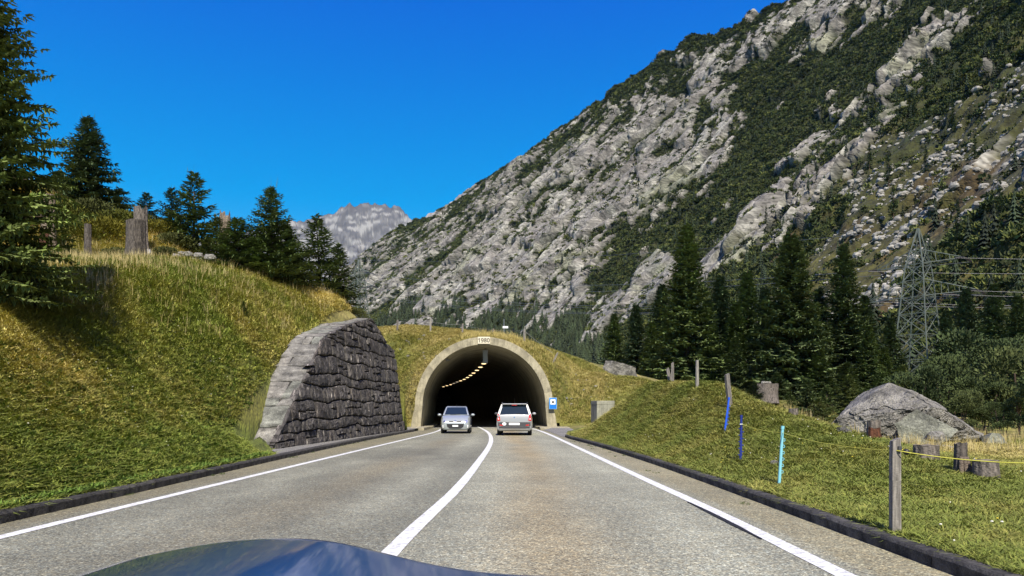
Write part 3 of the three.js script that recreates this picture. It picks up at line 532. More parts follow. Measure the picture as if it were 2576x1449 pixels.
range('far_peaks', [[300, 640], [430, 612], [520, 600], [600, 585], [690, 566], [735, 556], [760, 551], [790, 546], [820, 541], [846, 531], [862, 517], [872, 520], [880, 513], [893, 524], [908, 514], [924, 506], [938, 507], [950, 512], [968, 512], [985, 516], [1002, 517], [1015, 524], [1030, 538], [1046, 549], [1066, 556], [1120, 540], [1200, 560]], 6800, 4300, 0, 480, 3.1, (x, y, z) => {
  const n = fbm(x / 70, z / 200 + y / 26, 0, 5), h = y / 1850, g = sstep(0.42, 0.24, h + (n - 0.5) * 0.3);
  const rock = n > 0.6 ? [0.24, 0.235, 0.215] : n > 0.47 ? [0.13, 0.127, 0.12] : [0.085, 0.083, 0.08]; return mix3(rock, [0.07, 0.085, 0.035], g);
}, 420, 170);
range('far_ridge', [[1020, 590], [1048, 552], [1080, 532], [1110, 519], [1140, 498], [1165, 478], [1180, 466], [1196, 462], [1215, 452], [1240, 435], [1290, 420], [1400, 380]], 2900, 2200, 200, 90, 8.3, (x, y, z) => { const n = fbm(x / 40, z / 60, 0, 4); return n > 0.52 ? [0.3, 0.29, 0.26] : [0.18, 0.17, 0.16]; }, 160, 60);
range('forest_hill', [[640, 760], [760, 735], [850, 722], [880, 690], [905, 664], [925, 650], [945, 640], [990, 640], [1060, 680]], 3300, 2500, 0, 60, 5.2, (x, y, z) => { const n = fbm(x / 30, z / 30, 0, 3); return n > 0.62 ? [0.09, 0.1, 0.05] : [0.022, 0.035, 0.018]; }, 160, 70);

// ---------------------------------------------------------------- growth on the mountain side: too many to count, one object per kind
function crumple(detail, amp, sx, sy, sz, seed) {
  const g = new THREE.IcosahedronGeometry(1, detail), p = g.attributes.position;
  for (let i = 0; i < p.count; i++) { const x = p.getX(i), y = p.getY(i), z = p.getZ(i), k = 1 + amp * (2 * fbm(x * 2.6 + seed, y * 2.6 + 4, z * 2.6 + 9.3, 2) - 1); p.setXYZ(i, x * k * sx, y * k * sy, z * k * sz); }
  g.computeVertexNormals(); return g;
}
function scatter(name, geo, mat, list, label, category) {            // list of {x, y, z, s, sy, r, c}
  const m = new THREE.InstancedMesh(geo, mat, list.length), M = new THREE.Matrix4(), q = new THREE.Quaternion(), e = new THREE.Euler(), P = new THREE.Vector3(), S = new THREE.Vector3(), C = new THREE.Color();
  list.forEach((o, i) => { e.set(o.tx || 0, o.r || 0, o.tz || 0, 'YXZ'); q.setFromEuler(e); if (o.q) q.premultiply(o.q); M.compose(P.set(o.x, o.y, o.z), q, S.set(o.s, o.sy || o.s, o.s)); m.setMatrixAt(i, M); if (o.c) m.setColorAt(i, C.setRGB(...o.c)); });
  m.name = name; m.castShadow = m.receiveShadow = true; scene.add(m); lab(m, label, category, null, 'stuff'); return m;
}
function leafClump(n, seed, w = 0.2, len = 1) {                               // shrub as a hemisphere of short pointed sprays
  const r = rng(seed), V = [], C = [];
  for (let i = 0; i < n; i++) {
    const a = r() * 6.283, u = Math.pow(r(), 0.6), el = r() * 1.5, R = 0.35 + 0.65 * u, c = new THREE.Vector3(Math.cos(a) * Math.cos(el) * R, Math.sin(el) * R * 0.75, Math.sin(a) * Math.cos(el) * R);
    const dir = c.clone().normalize().add(new THREE.Vector3(r() - 0.5, r() * 0.8, r() - 0.5)).normalize(), s = new THREE.Vector3(r() - 0.5, r() - 0.5, r() - 0.5).cross(dir).normalize(), L = (0.24 + 0.25 * r()) * len, n2 = s.clone().cross(dir);
    const b = c.clone().addScaledVector(dir, -L * 0.5), t = c.clone().addScaledVector(dir, L), l = c.clone().addScaledVector(s, w), m = c.clone().addScaledVector(s, -w), k = c.clone().addScaledVector(n2, w);
    V.push(b, l, t, b, t, m, b, k, t);
  }
  const g = new THREE.BufferGeometry().setFromPoints(V); g.computeVertexNormals(); return g;
}
function firSmall(seed, tiers = 9) {                                 // far conifer: ragged drooping tiers round a spire
  const r = rng(seed), V = [];
  for (let k = 0; k < tiers; k++) {
    const y = 0.06 + 0.9 * k / tiers, R = 0.2 * Math.pow(1 - k / tiers, 0.85) + 0.018, n = 7, o = r() * 6;
    for (let i = 0; i < n; i++) {
      const a = o + i / n * 6.283 + (r() - 0.5) * 0.4, rr = R * (0.65 + 0.6 * r()), da = 0.42, top = new THREE.Vector3((r() - 0.5) * 0.01, y + 0.15, (r() - 0.5) * 0.01), tip = new THREE.Vector3(Math.cos(a) * rr, y - 0.035 * r(), Math.sin(a) * rr);
      const l = new THREE.Vector3(Math.cos(a - da) * rr * 0.62, y + 0.035, Math.sin(a - da) * rr * 0.62), m = new THREE.Vector3(Math.cos(a + da) * rr * 0.62, y + 0.035, Math.sin(a + da) * rr * 0.62);
      V.push(top, tip, l, top, m, tip);
    }
  }
  V.push(new THREE.Vector3(-0.012, 0.85, 0), new THREE.Vector3(0.012, 0.85, 0), new THREE.Vector3(0, 1.03, 0));
  const g = new THREE.BufferGeometry().setFromPoints(V); g.computeVertexNormals(); return g;
}
const MLeaf = stdMat({ color: 0xffffff, roughness: 1, side: THREE.DoubleSide });
{
  const r = rng(901), bush = [[], []], fir = [[], []], rocks = [], nu = mtnCols.length, nv = mtnRows.length;
  for (let k = 0; k < 480000; k++) {
    const i = Math.floor(r() * (nu - 2)), j = Math.floor(Math.pow(r(), 1.0) * (nv - 5)), [x, y, z, rock, t, l] = mtnPoint(i, j);
    if (z > -70 || x / -z > 0.86 || x / -z < -0.24) continue;
    const depth = -z, n = fbm(l * 0.014 + 8, t * 11, 0, 3), open = sstep(1500, 2100, l) * sstep(0.45, 0.14, t);
    const shade = 0.55 + 1.0 * r(), jx = (r() - 0.5) * 2.2, jz = (r() - 0.5) * 2.2;
    if (rock < 0.5 + (n > 0.56 ? 0.25 : 0) || r() < 0.05) {
      if (open > 0.3 && n < 0.4 + 0.22 * open && r() < 0.93) { if (r() < (vn(l * 0.05, t * 40) > 0.5 ? 0.7 : 0.1)) rocks.push({ x, y: y - 0.2, z, s: 0.4 + 1.7 * Math.pow(r(), 4), r: r() * 6, c: mix3([0.4, 0.39, 0.35], [0.6, 0.585, 0.53], r()) }); continue; }
      if (r() < 0.12 * open) continue;
      const belt = t < lerp(0.24, 0.33, vn(l * 0.02, 3)) * sstep(1950, 1350, l) ? 1 : 0;
      if (belt && r() < 0.55) { const hgt = 5 + 12 * r(); if (depth > 150 && r() < 0.36) fir[k & 1].push({ x: x + jx, y: y - 0.8, z: z + jz, s: hgt * (1.15 + 0.4 * r()), sy: hgt, r: r() * 6, c: [0.034 * shade, 0.048 * shade, 0.019 * shade] }); continue; }
      if (r() < 0.012 && t < 0.75) { const hgt = 5 + 8 * r(); fir[k & 1].push({ x: x + jx, y: y - 0.8, z: z + jz, s: hgt, sy: hgt, r: r() * 6, c: [0.024 * shade, 0.036 * shade, 0.016 * shade] }); continue; }
      const s = (1.2 + 2.6 * Math.pow(r(), 1.6)) * (0.75 + depth / 1500), warm = r();
      bush[k & 1].push({ x: x + jx, y: y - 0.25 * s, z: z + jz, s, sy: s * (0.65 + 0.35 * r()), r: r() * 6, c: mix3([0.048, 0.066, 0.02], [0.12, 0.13, 0.03], Math.pow(warm, 2)).map(v => v * shade) });
    }
  }
  // trees of the valley floor at the foot of the slope
  for (let k = 0; k < 5200; k++) {
    const d = 150 + 750 * Math.pow(r(), 1.3), px = 900 + 1900 * r(), q = at(px, 1029, d), sh = 0.5 + 1.0 * r();
    if (px > 1480 && px < 1640 && d < 230) continue;
    const fx = q.x, foot = lin([[100, 110], [160, 86], [345, 20], [510, -40], [725, -116], [930, -190]])(d);
    if (fx > foot + 40) continue;
    const hgt = 7 + 9 * r(); fir[k & 1].push({ x: fx, y: -2.8, z: -d, s: hgt * 1.35, sy: hgt, r: r() * 6, c: [0.04 * sh, 0.054 * sh, 0.02 * sh] });
  }
  
  scatter('dwarf_pine_scrub', leafClump(26, 5), MLeaf, bush[0], 'dark green scrub covering the rocky mountain slope', 'scrub');
  scatter('dwarf_pine_scrub_001', leafClump(26, 6, 0.24), MLeaf, bush[1], 'dark green scrub covering the rocky mountain slope', 'scrub');
  scatter('slope_forest', firSmall(7), MLeaf, fir[0], 'conifer forest on the foot of the mountain slope', 'forest');
  scatter('slope_forest_001', firSmall(8, 8), MLeaf, fir[1], 'conifer forest on the foot of the mountain slope', 'forest');
  scatter('scree', crumple(1, 0.35, 1, 0.75, 1, 3), stdMat({ color: 0xffffff, roughness: 1, map: rockTex }), rocks, 'pale scree boulders scattered on the lower mountain meadow', 'scree');
}

// ---------------------------------------------------------------- spruces
const barkTex = tex(256, (u, v) => { const n = tfbm(u, v * 0.3, 24, 4, 5); return grey(0.6 + 0.7 * (n - 0.45), [1, 0.94, 0.88]); });
const MBark = stdMat({ color: lrgb(0.2, 0.155, 0.12), map: barkTex, bumpMap: rockBump, bumpScale: 0.02, roughness: 1 });
const needleMats = [[0.1, 0.135, 0.042], [0.085, 0.115, 0.042], [0.125, 0.15, 0.045], [0.07, 0.1, 0.046], [0.12, 0.155, 0.04]].map(c => stdMat({ color: lrgb(...c), roughness: 1, vertexColors: true }));
// one crown: whorls of drooping boughs carrying sprays of needles; o = {h, R, base, gap, n, spray, lift, droop, tops}
function spruceGeo(seed, o) {
  const r = rng(seed), P = [], C = [], W = [];
  const push = (A, B, D, c) => { P.push(A.x, A.y, A.z, B.x, B.y, B.z, D.x, D.y, D.z); for (let k = 0; k < 3; k++) C.push(c, c, c * 0.96); };
  const spindle = (p, dir, L, w, c) => {                            // one spray: three-sided, thickest a third along
    const s = new THREE.Vector3(dir.z + 0.01, 0.3 * (r() - 0.5), -dir.x).normalize(), n = s.clone().cross(dir).normalize(), m = p.clone().addScaledVector(dir, L * 0.35), t = p.clone().addScaledVector(dir, L);
    const a = m.clone().addScaledVector(s, w), b = m.clone().addScaledVector(s, -w), q = m.clone().addScaledVector(n, w * 0.55);
    push(p, a, q, c); push(p, q, b, c); push(a, t, q, c); push(q, t, b, c); 
  };
  const X = new THREE.Vector3(), U = new THREE.Vector3(0, 1, 0);
  for (let y = o.base; y < o.h * 0.985; y += o.gap * (0.75 + 0.5 * r()) * (0.55 + 0.45 * (1 - y / o.h))) {
    const f = y / o.h, prof = o.prof ? o.prof(f) : Math.pow(1 - f, 0.85) * (0.75 + 0.25 * sstep(0, 0.1, f)), nb = Math.max(4, Math.round(o.n * (0.6 + 0.5 * (1 - f))));
    for (let b = 0; b < nb; b++) {
      const a = r() * 6.283, L = o.R * prof * (0.62 + 0.52 * r()) + 0.012 * o.R, up = lerp(o.lift0 ?? -0.15, 0.75, Math.pow(f, 1.6)) + (r() - 0.5) * (o.vary || 0.25), dr = o.droop * (1 - f * 0.7);
      const dx = Math.cos(a), dz = Math.sin(a), y0 = y + (r() - 0.5) * o.gap, tint = 0.72 + 0.56 * r();
      const at_ = u => new THREE.Vector3(dx * L * u, y0 + L * (up * u - dr * u * u + 0.42 * dr * u * u * u * 1.6), dz * L * u);
      const n = Math.max(3, Math.round(L / o.step));
      if (o.wood && L > 0.5) { const p0 = at_(0), p1 = at_(0.5), p2 = at_(0.92), w = 0.008 + 0.006 * L; W.push(bar(p0, at_(0.6), w)); }
      for (let k = 0; k < n; k++) {
        const u = (k + 0.35 + 0.6 * r()) / n; if (u < 0.12 && r() < 0.6) continue;
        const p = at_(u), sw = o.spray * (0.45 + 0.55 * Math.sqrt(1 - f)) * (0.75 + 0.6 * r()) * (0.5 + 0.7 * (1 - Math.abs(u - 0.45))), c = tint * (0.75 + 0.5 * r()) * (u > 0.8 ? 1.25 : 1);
        for (const s of [-1, 1]) { X.set(dx * 0.75 - s * dz * (0.65 + 0.4 * r()), -0.12 - 0.5 * o.hang * r() + up * 0.3, dz * 0.75 + s * dx * (0.65 + 0.4 * r())).normalize(); spindle(p, X.clone(), sw, sw * o.fat, c); }
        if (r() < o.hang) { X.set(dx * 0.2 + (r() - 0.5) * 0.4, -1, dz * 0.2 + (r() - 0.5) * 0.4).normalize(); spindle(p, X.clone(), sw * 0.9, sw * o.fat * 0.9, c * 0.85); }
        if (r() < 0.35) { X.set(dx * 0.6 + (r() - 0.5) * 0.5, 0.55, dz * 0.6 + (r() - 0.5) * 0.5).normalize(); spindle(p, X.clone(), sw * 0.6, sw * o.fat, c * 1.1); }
      }
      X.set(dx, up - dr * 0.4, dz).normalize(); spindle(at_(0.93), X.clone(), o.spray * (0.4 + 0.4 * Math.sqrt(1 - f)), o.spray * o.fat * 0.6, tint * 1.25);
    }
  }
  // leaders
  for (const [tx, tl] of o.tops || [[0, 1]]) { const p = new THREE.Vector3(tx * 0.3, o.h * 0.97, 0); spindle(p, new THREE.Vector3(tx * 0.12, 1, 0.02).normalize(), o.h * 0.1 * tl, o.spray * 0.07, 0.9); }
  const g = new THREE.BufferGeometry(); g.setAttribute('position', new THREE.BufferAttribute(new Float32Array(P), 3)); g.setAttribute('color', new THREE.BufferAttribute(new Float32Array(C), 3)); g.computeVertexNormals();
  const tr = new THREE.CylinderGeometry(0.012 * o.h * 0.25, o.h * 0.0135 + 0.02, o.h, 9, 6); tr.translate(0, o.h / 2 - 0.25, 0);
  return { crown: g, trunk: tr, wood: W.length ? mergeGeometries(W) : null };
}
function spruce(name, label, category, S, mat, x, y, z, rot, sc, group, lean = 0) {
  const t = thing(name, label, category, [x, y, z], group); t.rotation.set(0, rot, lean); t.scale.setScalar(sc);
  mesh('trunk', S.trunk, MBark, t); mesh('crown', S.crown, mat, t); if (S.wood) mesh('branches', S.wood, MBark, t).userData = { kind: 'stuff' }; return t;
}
// tall spruces beyond the verge: three shapes
const tall = [
  spruceGeo(11, { h: 27, R: 4.6, base: 0.8, gap: 0.42, n: 12, spray: 0.74, fat: 0.25, step: 0.36, droop: 0.55, hang: 0.75, lift0: -0.05 }),
  spruceGeo(12, { h: 25, R: 5.2, base: 0.6, gap: 0.42, n: 12, spray: 0.78, fat: 0.25, step: 0.36, droop: 0.6, hang: 0.8, lift0: 0 }),
  spruceGeo(13, { h: 22, R: 3.8, base: 0.6, gap: 0.42, n: 11, spray: 0.72, fat: 0.25, step: 0.38, droop: 0.5, hang: 0.7, lift0: -0.1 })];
{
  // [photo column of the trunk, photo row of the tip, distance, shape, needle tone, label]
  const L = [
    [1728, 530, 96, 0, 0, 'tall broad spruce with a rounded top standing over the fenced mound'],
    [1990, 552, 92, 1, 1, 'tall dark spruce with drooping boughs beside the cut stump with stones'],
    [2122, 585, 104, 0, 1, 'tall dark spruce between the drooping spruce and the steel pylon'],
    [1812, 668, 112, 2, 3, 'slim shaded spruce behind the broad rounded one'],
    [1880, 655, 118, 2, 0, 'slim spruce rising between the broad and the drooping spruces'],
    [1665, 690, 124, 2, 3, 'slim spruce at the edge of the wood above the split boulder'],
    [1600, 745, 132, 2, 3, 'small spruce in the wood above the split boulder', 1],
    [1545, 770, 140, 2, 0, 'small spruce in the wood above the split boulder', 1],
    [2185, 800, 96, 2, 0, 'short spruce filling the gap before the pylon'],
    [2060, 700, 110, 2, 3, 'slim spruce half hidden behind the drooping spruce'],
    [2430, 700, 128, 2, 3, 'dark slim spruce behind the pylon wires', 1],
    [2500, 690, 138, 2, 1, 'dark slim spruce behind the pylon wires', 1],
    [2380, 760, 120, 2, 3, 'dark slim spruce behind the pylon wires', 1],
    [2560, 720, 118, 2, 1, 'dark slim spruce behind the pylon wires', 1],
    [2225, 860, 104, 2, 0, 'small spruce at the foot of the pylon', 1],
    [2270, 890, 112, 2, 3, 'small spruce at the foot of the pylon', 1],
    [2350, 880, 108, 2, 0, 'small spruce at the foot of the pylon', 1],
    [1760, 800, 100, 2, 3, 'low spruce at the foot of the tall row', 1],
    [1850, 830, 94, 2, 1, 'low spruce at the foot of the tall row', 1],
    [1935, 800, 100, 2, 0, 'low spruce at the foot of the tall row', 1],
    [2060, 860, 88, 2, 0, 'low spruce at the foot of the tall row', 1],
    [2130, 900, 84, 2, 1, 'low spruce at the foot of the tall row', 1],
    [1700, 720, 104, 2, 1, 'spruce filling the dark row behind the mound', 2], [1780, 730, 106, 2, 3, 'spruce filling the dark row behind the mound', 2], [1850, 740, 108, 2, 0, 'spruce filling the dark row behind the mound', 2], [1925, 700, 106, 2, 3, 'spruce filling the dark row behind the mound', 2], [2045, 740, 102, 2, 1, 'spruce filling the dark row behind the mound', 2], [2175, 720, 112, 2, 3, 'spruce filling the dark row behind the mound', 2], [1640, 790, 112, 2, 0, 'spruce filling the dark row behind the mound', 2], [2240, 780, 124, 2, 1, 'spruce filling the dark row behind the mound', 2]];
  const r = rng(41);
  for (const [px, py, d, k, m, label, g] of L) {
    const q = at(px, py, d), y0 = -1.5, hgt = q.y - y0, hs = [27, 25, 22][k] * 1.06;
    const t = spruce('spruce_tree', label, 'tree', tall[k], needleMats[m], q.x, y0, q.z, r() * 6, hgt / hs, g ? label : null); t.scale.x = t.scale.z = (k === 2 ? Math.max(hgt / hs, 0.62) : hgt / hs) * 1.42;
  }
}
// spruces on the mountain side that stand out one by one
{
  const small = spruceGeo(31, { h: 16, R: 2.6, base: 1, gap: 0.9, n: 6, spray: 0.9, fat: 0.22, step: 0.8, droop: 0.5, hang: 0.5 });
  const r = rng(57), p = mtnGeo.attributes.position, spots = [[2395, 330, 15], [2240, 470, 18], [2180, 430, 15], [2330, 440, 13], [2110, 440, 14], [2060, 470, 13], [2245, 560, 17], [2120, 580, 15], [2300, 300, 13], [2160, 320, 12], [2450, 420, 12], [2010, 520, 14], [1925, 560, 12], [1850, 520, 12], [2510, 560, 12], [2420, 600, 12], [1780, 600, 11], [2050, 250, 12]];
  // find the mesh point seen in each direction, by projecting coarse samples of the slope
  const best = spots.map(() => [1e9, 0, 1e9]), nu = mtnCols.length, nv = mtnRows.length;
  for (let j = 0; j < nv - 5; j += 2) for (let i = 0; i < nu; i += 2) { const k = j * nu + i, z = p.getZ(k); if (z > -90) continue; const px = CX + FL * p.getX(k) / -z, py = HY - FL * (p.getY(k) - EYE) / -z; if (px < 1700 || px > 2620) continue; spots.forEach((s, n) => { const e = (px - s[0]) ** 2 + (py - s[1]) ** 2; const c = e < 60 ? -z * 0.01 + e : e * 100; if (c < best[n][0]) best[n] = [c, k]; }); }
  spots.forEach((s, n) => { const k = best[n][1]; spruce('slope_spruce', 'lone dark spruce standing out on the rocky mountain slope', 'tree', small, needleMats[n % 2 ? 3 : 1], p.getX(k), p.getY(k) - 0.4, p.getZ(k), r() * 6, s[2] / 16, 'lone spruces on the mountain slope'); });
}
// big near spruce at the left, seen in part
{
  const q = at(-92, 760, 15.2), S = spruceGeo(61, { h: 9.4, R: 2.6, base: 0.1, gap: 0.17, n: 14, spray: 0.2, fat: 0.24, step: 0.08, droop: 0.3, hang: 0.85, vary: 0.55, lift0: 0.02, wood: true, prof: f => Math.pow(1 - f, 0.95) * (0.8 + 0.2 * sstep(0, 0.08, f)) });
  spruce('large_spruce', 'large leafy spruce towering over the left bank, cut by the frame', 'tree', S, needleMats[4], q.x, H(q.x, 15.2) - 0.1, q.z, 1.3, 1);
}
// young spruces along the brow of the bank
const young = [
  spruceGeo(71, { h: 5.6, R: 2.0, base: 0.03, gap: 0.2, n: 11, spray: 0.3, fat: 0.19, step: 0.14, droop: 0.1, hang: 0.3, lift0: 0.15, wood: true, tops: [[0, 1.6], [0.9, 1.3]] }),
  spruceGeo(72, { h: 4.4, R: 1.8, base: 0.03, gap: 0.2, n: 11, spray: 0.36, fat: 0.19, step: 0.17, droop: 0.1, hang: 0.3, lift0: 0.2, wood: true }),
  spruceGeo(73, { h: 3.7, R: 1.45, base: 0.03, gap: 0.22, n: 9, spray: 0.33, fat: 0.18, step: 0.18, droop: 0.05, hang: 0.25, lift0: 0.2, wood: true, tops: [[0, 1.3], [-0.7, 1.1]] }),
  spruceGeo(74, { h: 7.5, R: 2.4, base: 0.05, gap: 0.24, n: 11, spray: 0.45, fat: 0.2, step: 0.2, droop: 0.25, hang: 0.5, lift0: 0.05, wood: true, tops: [[0, 1], [1, 0.8], [-1, 0.9]] })];
{
  const hs = [5.6, 4.4, 3.7, 7.5];
  // [trunk column, tip row, distance, shape, tone, label, lean]
  const L = [
    [682, 462, 32.5, 0, 0, 'bushy young spruce with two bare leading shoots on the brow of the bank'],
    [598, 545, 31.5, 1, 0, 'wide young spruce leaning against the bushy two-tipped one'],
    [806, 538, 37, 2, 0, 'young spruce standing alone on straw grass above the stone wall', -0.05],
    [222, 285, 37, 3, 3, 'dark blue-green spruce with three tips behind the weathered pale stump'],
    [488, 428, 36, 2, 0, 'slender young spruce with twin bare tips behind the grey stumps'],
    [432, 470, 37.5, 2, 3, 'small dark spruce left of the slender twin-tipped one'],
    [368, 482, 39, 2, 3, 'small dark spruce behind the tall grey stump'],
    [150, 430, 40, 1, 3, 'dark spruce behind the pale stump on the left'],
    [720, 560, 34, 1, 1, 'low spruce tucked behind the bushy two-tipped one'],
    [300, 470, 41, 2, 3, 'small spruce beside the dark three-tipped spruce'],
    [545, 540, 35, 2, 2, 'small bright spruce beside the reddish broken stump'],
    [850, 610, 39.5, 2, 1, 'low spruce on the far side of the brow above the wall'],
    [612, 756, 0, 2, 0, 'tiny spruce seedling in the dry grass of the bank']];
  const r = rng(43);
  for (const [px, py, d, k, m, label, lean] of L) {
    const q = d ? at(px, py, d) : hit(px, 792), y0 = H(q.x, -q.z) - 0.05, hgt = d ? Math.max(0.4, q.y - y0) : 0.55;
    const t = spruce('young_spruce', label, 'tree', young[k], needleMats[m], q.x, y0, q.z, r() * 6, hgt / (hs[k] * 1.03), null, lean || 0);
    const w = clamp(hgt / hs[k], 0.12, 1.15); if (d > 30) t.scale.x = t.scale.z = Math.max(w, 0.75) * (k < 2 ? 1.25 : 1.1);
    
  }
}

// ---------------------------------------------------------------- cars
const MGlass = new THREE.MeshPhysicalMaterial({ color: lrgb(0.012, 0.022, 0.034), roughness: 0.08, metalness: 0, ior: 1.4 });
const MPlastic = stdMat({ color: lrgb(0.018, 0.018, 0.02), roughness: 0.55 }), MTrim = stdMat({ color: lrgb(0.05, 0.05, 0.053), roughness: 0.6 });
const MTyre = stdMat({ color: lrgb(0.014, 0.014, 0.015), roughness: 0.85 }), MRim = stdMat({ color: lrgb(0.4, 0.41, 0.42), roughness: 0.35, metalness: 0.8 });
const MChrome = stdMat({ color: lrgb(0.75, 0.76, 0.78), roughness: 0.15, metalness: 1 });
const MLens = new THREE.MeshPhysicalMaterial({ color: lrgb(0.62, 0.65, 0.68), roughness: 0.12, metalness: 0.6, clearcoat: 1 });
const MRed = new THREE.MeshPhysicalMaterial({ color: lrgb(0.55, 0.02, 0.015), roughness: 0.2, clearcoat: 1 });
const MPlate = stdMat({ color: lrgb(0.82, 0.84, 0.84), roughness: 0.5 });
const silver = (r, g, b) => new THREE.MeshPhysicalMaterial({ color: lrgb(r, g, b), roughness: 0.4, metalness: 0.2, clearcoat: 1, clearcoatRoughness: 0.05 });
function carShell(st) {                                              // stations {z, w, y0, yb, yd}: closed lower body, z forward
  const ring = s => { const c = [[0, s.y0], [s.w * 0.84, s.y0], [s.w * 0.965, s.y0 + 0.1], [s.w, lerp(s.y0, s.yb, 0.45)], [s.w * 0.985, lerp(s.y0, s.yb, 0.8)], [s.w * 0.945, s.yb], [s.w * 0.86, lerp(s.yb, s.yd, 0.72)], [s.w * 0.5, s.yd - 0.006], [0, s.yd]]; const o = c.map(q => new THREE.Vector3(q[0], q[1], s.z)); for (let i = c.length - 2; i > 0; i--) o.push(new THREE.Vector3(-c[i][0], c[i][1], s.z)); return o; };
  const dense = []; for (let i = 0; i < st.length - 1; i++) for (let k = 0; k < 4; k++) { const t = k / 4, a = st[Math.max(0, i - 1)], b = st[i], c = st[i + 1], d = st[Math.min(st.length - 1, i + 2)], o = {}; for (const f of ['z', 'w', 'y0', 'yb', 'yd']) { const m0 = (c[f] - a[f]) / 2, m1 = (d[f] - b[f]) / 2, t2 = t * t, t3 = t2 * t; o[f] = (2 * t3 - 3 * t2 + 1) * b[f] + (t3 - 2 * t2 + t) * m0 + (3 * t2 - 2 * t3) * c[f] + (t3 - t2) * m1; } dense.push(o); } dense.push(st[st.length - 1]);
  const R = dense.map(ring), n = R[0].length, V = [];
  for (let i = 0; i < R.length - 1; i++) for (let k = 0; k < n; k++) { const m = (k + 1) % n; V.push(R[i][k], R[i][m], R[i + 1][m], R[i][k], R[i + 1][m], R[i + 1][k]); }
  for (const [e, f] of [[0, 1], [R.length - 1, 0]]) { const c = R[e].reduce((s, q) => s.add(q), new THREE.Vector3()).multiplyScalar(1 / n); for (let k = 0; k < n; k++) f ? V.push(R[e][(k + 1) % n], R[e][k], c) : V.push(R[e][k], R[e][(k + 1) % n], c); }
  let g = new THREE.BufferGeometry().setFromPoints(V); g = mergeVertices(g, 1e-4); g.computeVertexNormals(); return toCreasedNormals(g, 0.7);
}
function panel(pts, n = 6, bulge = 0.02) {                           // quad patch a, b, c, d (a-b bottom, d-c top) bulged outwards, with thickness
  const [a, b, c, d] = pts.map(p => new THREE.Vector3(...p)), nor = b.clone().sub(a).cross(d.clone().sub(a)).normalize(), g = gridGeo(n + 1, n + 1, (i, j) => { const u = i / n, v = j / n, p = a.clone().lerp(b, u).lerp(d.clone().lerp(c, u), v).addScaledVector(nor, bulge * 4 * (u * (1 - u)) + 0.0); return [p.x, p.y, p.z]; });
  return g;
}
const ray = new THREE.Raycaster();
function decal(shape, body, dir, depth = 0.02, proud = 0.004) {      // flat outline laid on the front (dir 1) or back (dir -1) of the body
  let g = new THREE.ExtrudeGeometry(shape, { depth, bevelEnabled: false, curveSegments: 8, steps: 1 }); g.computeBoundingBox();
  { let q = g.attributes.position, V = []; for (let i = 0; i < q.count; i++) V.push(new THREE.Vector3().fromBufferAttribute(q, i)); const rounds = g.boundingBox.max.x - g.boundingBox.min.x > 0.3 ? 3 : 1; for (let k = 0; k < rounds; k++) { const U = []; for (let i = 0; i < V.length; i += 3) { const [a, b, c] = [V[i], V[i + 1], V[i + 2]], ab = a.clone().lerp(b, 0.5), bc = b.clone().lerp(c, 0.5), ca = c.clone().lerp(a, 0.5); U.push(a, ab, ca, ab, b, bc, ca, bc, c, ab, bc, ca); } V = U; } g = new THREE.BufferGeometry().setFromPoints(V); }
  const p = g.attributes.position;
  const hitZ = (x, y) => { ray.set(new THREE.Vector3(x, y, dir * 6), new THREE.Vector3(0, 0, -dir)); let h = null; for (const b of body) { const q = ray.intersectObject(b, false)[0]; if (q && (h === null || dir * q.point.z > dir * h)) h = q.point.z; } return h; };
  const cache = new Map(); let last = dir * 1.6;
  for (let i = 0; i < p.count; i++) { const x = p.getX(i), y = p.getY(i), k = x.toFixed(3) + y.toFixed(3); if (!cache.has(k)) { const h = hitZ(x, y); cache.set(k, h === null ? last : h); } last = cache.get(k); p.setZ(i, last + dir * (proud - depth * 0.7 + p.getZ(i))); }
  g.computeVertexNormals(); return g;
}
const poly = pts => new THREE.Shape(pts.map(q => new THREE.Vector2(q[0], q[1])));
const mir = pts => pts.map(q => [-q[0], q[1]]).reverse();
const oval = (x, y, a, b) => { const s = new THREE.Shape(); s.absellipse(x, y, a, b, 0, Math.PI * 2); return s; };
function wheel(car, x, y, z, R, w) {
  const t = mesh('wheel', (() => { const p = [[R * 0.62, -w / 2], [R * 0.9, -w / 2], [R * 0.98, -w * 0.36], [R, 0], [R * 0.98, w * 0.36], [R * 0.9, w / 2], [R * 0.62, w / 2]].map(q => new THREE.Vector2(q[0], q[1])); const g = new THREE.LatheGeometry(p, 28); g.rotateZ(Math.PI / 2); return g; })(), MTyre, car);
  t.position.set(x, y, z); const s = Math.sign(x);
  const rim = new THREE.CylinderGeometry(R * 0.63, R * 0.63, w * 0.8, 24); rim.rotateZ(Math.PI / 2); mesh('rim', rim, MRim, t);
  const hub = []; for (let k = 0; k < 5; k++) { const b = new THREE.BoxGeometry(0.02, R * 0.55, R * 0.16); b.translate(s * w * 0.44, R * 0.3, 0); b.rotateX(k * 1.2566); hub.push(b); } mesh('spokes', mergeGeometries(hub), MChrome, t);
}
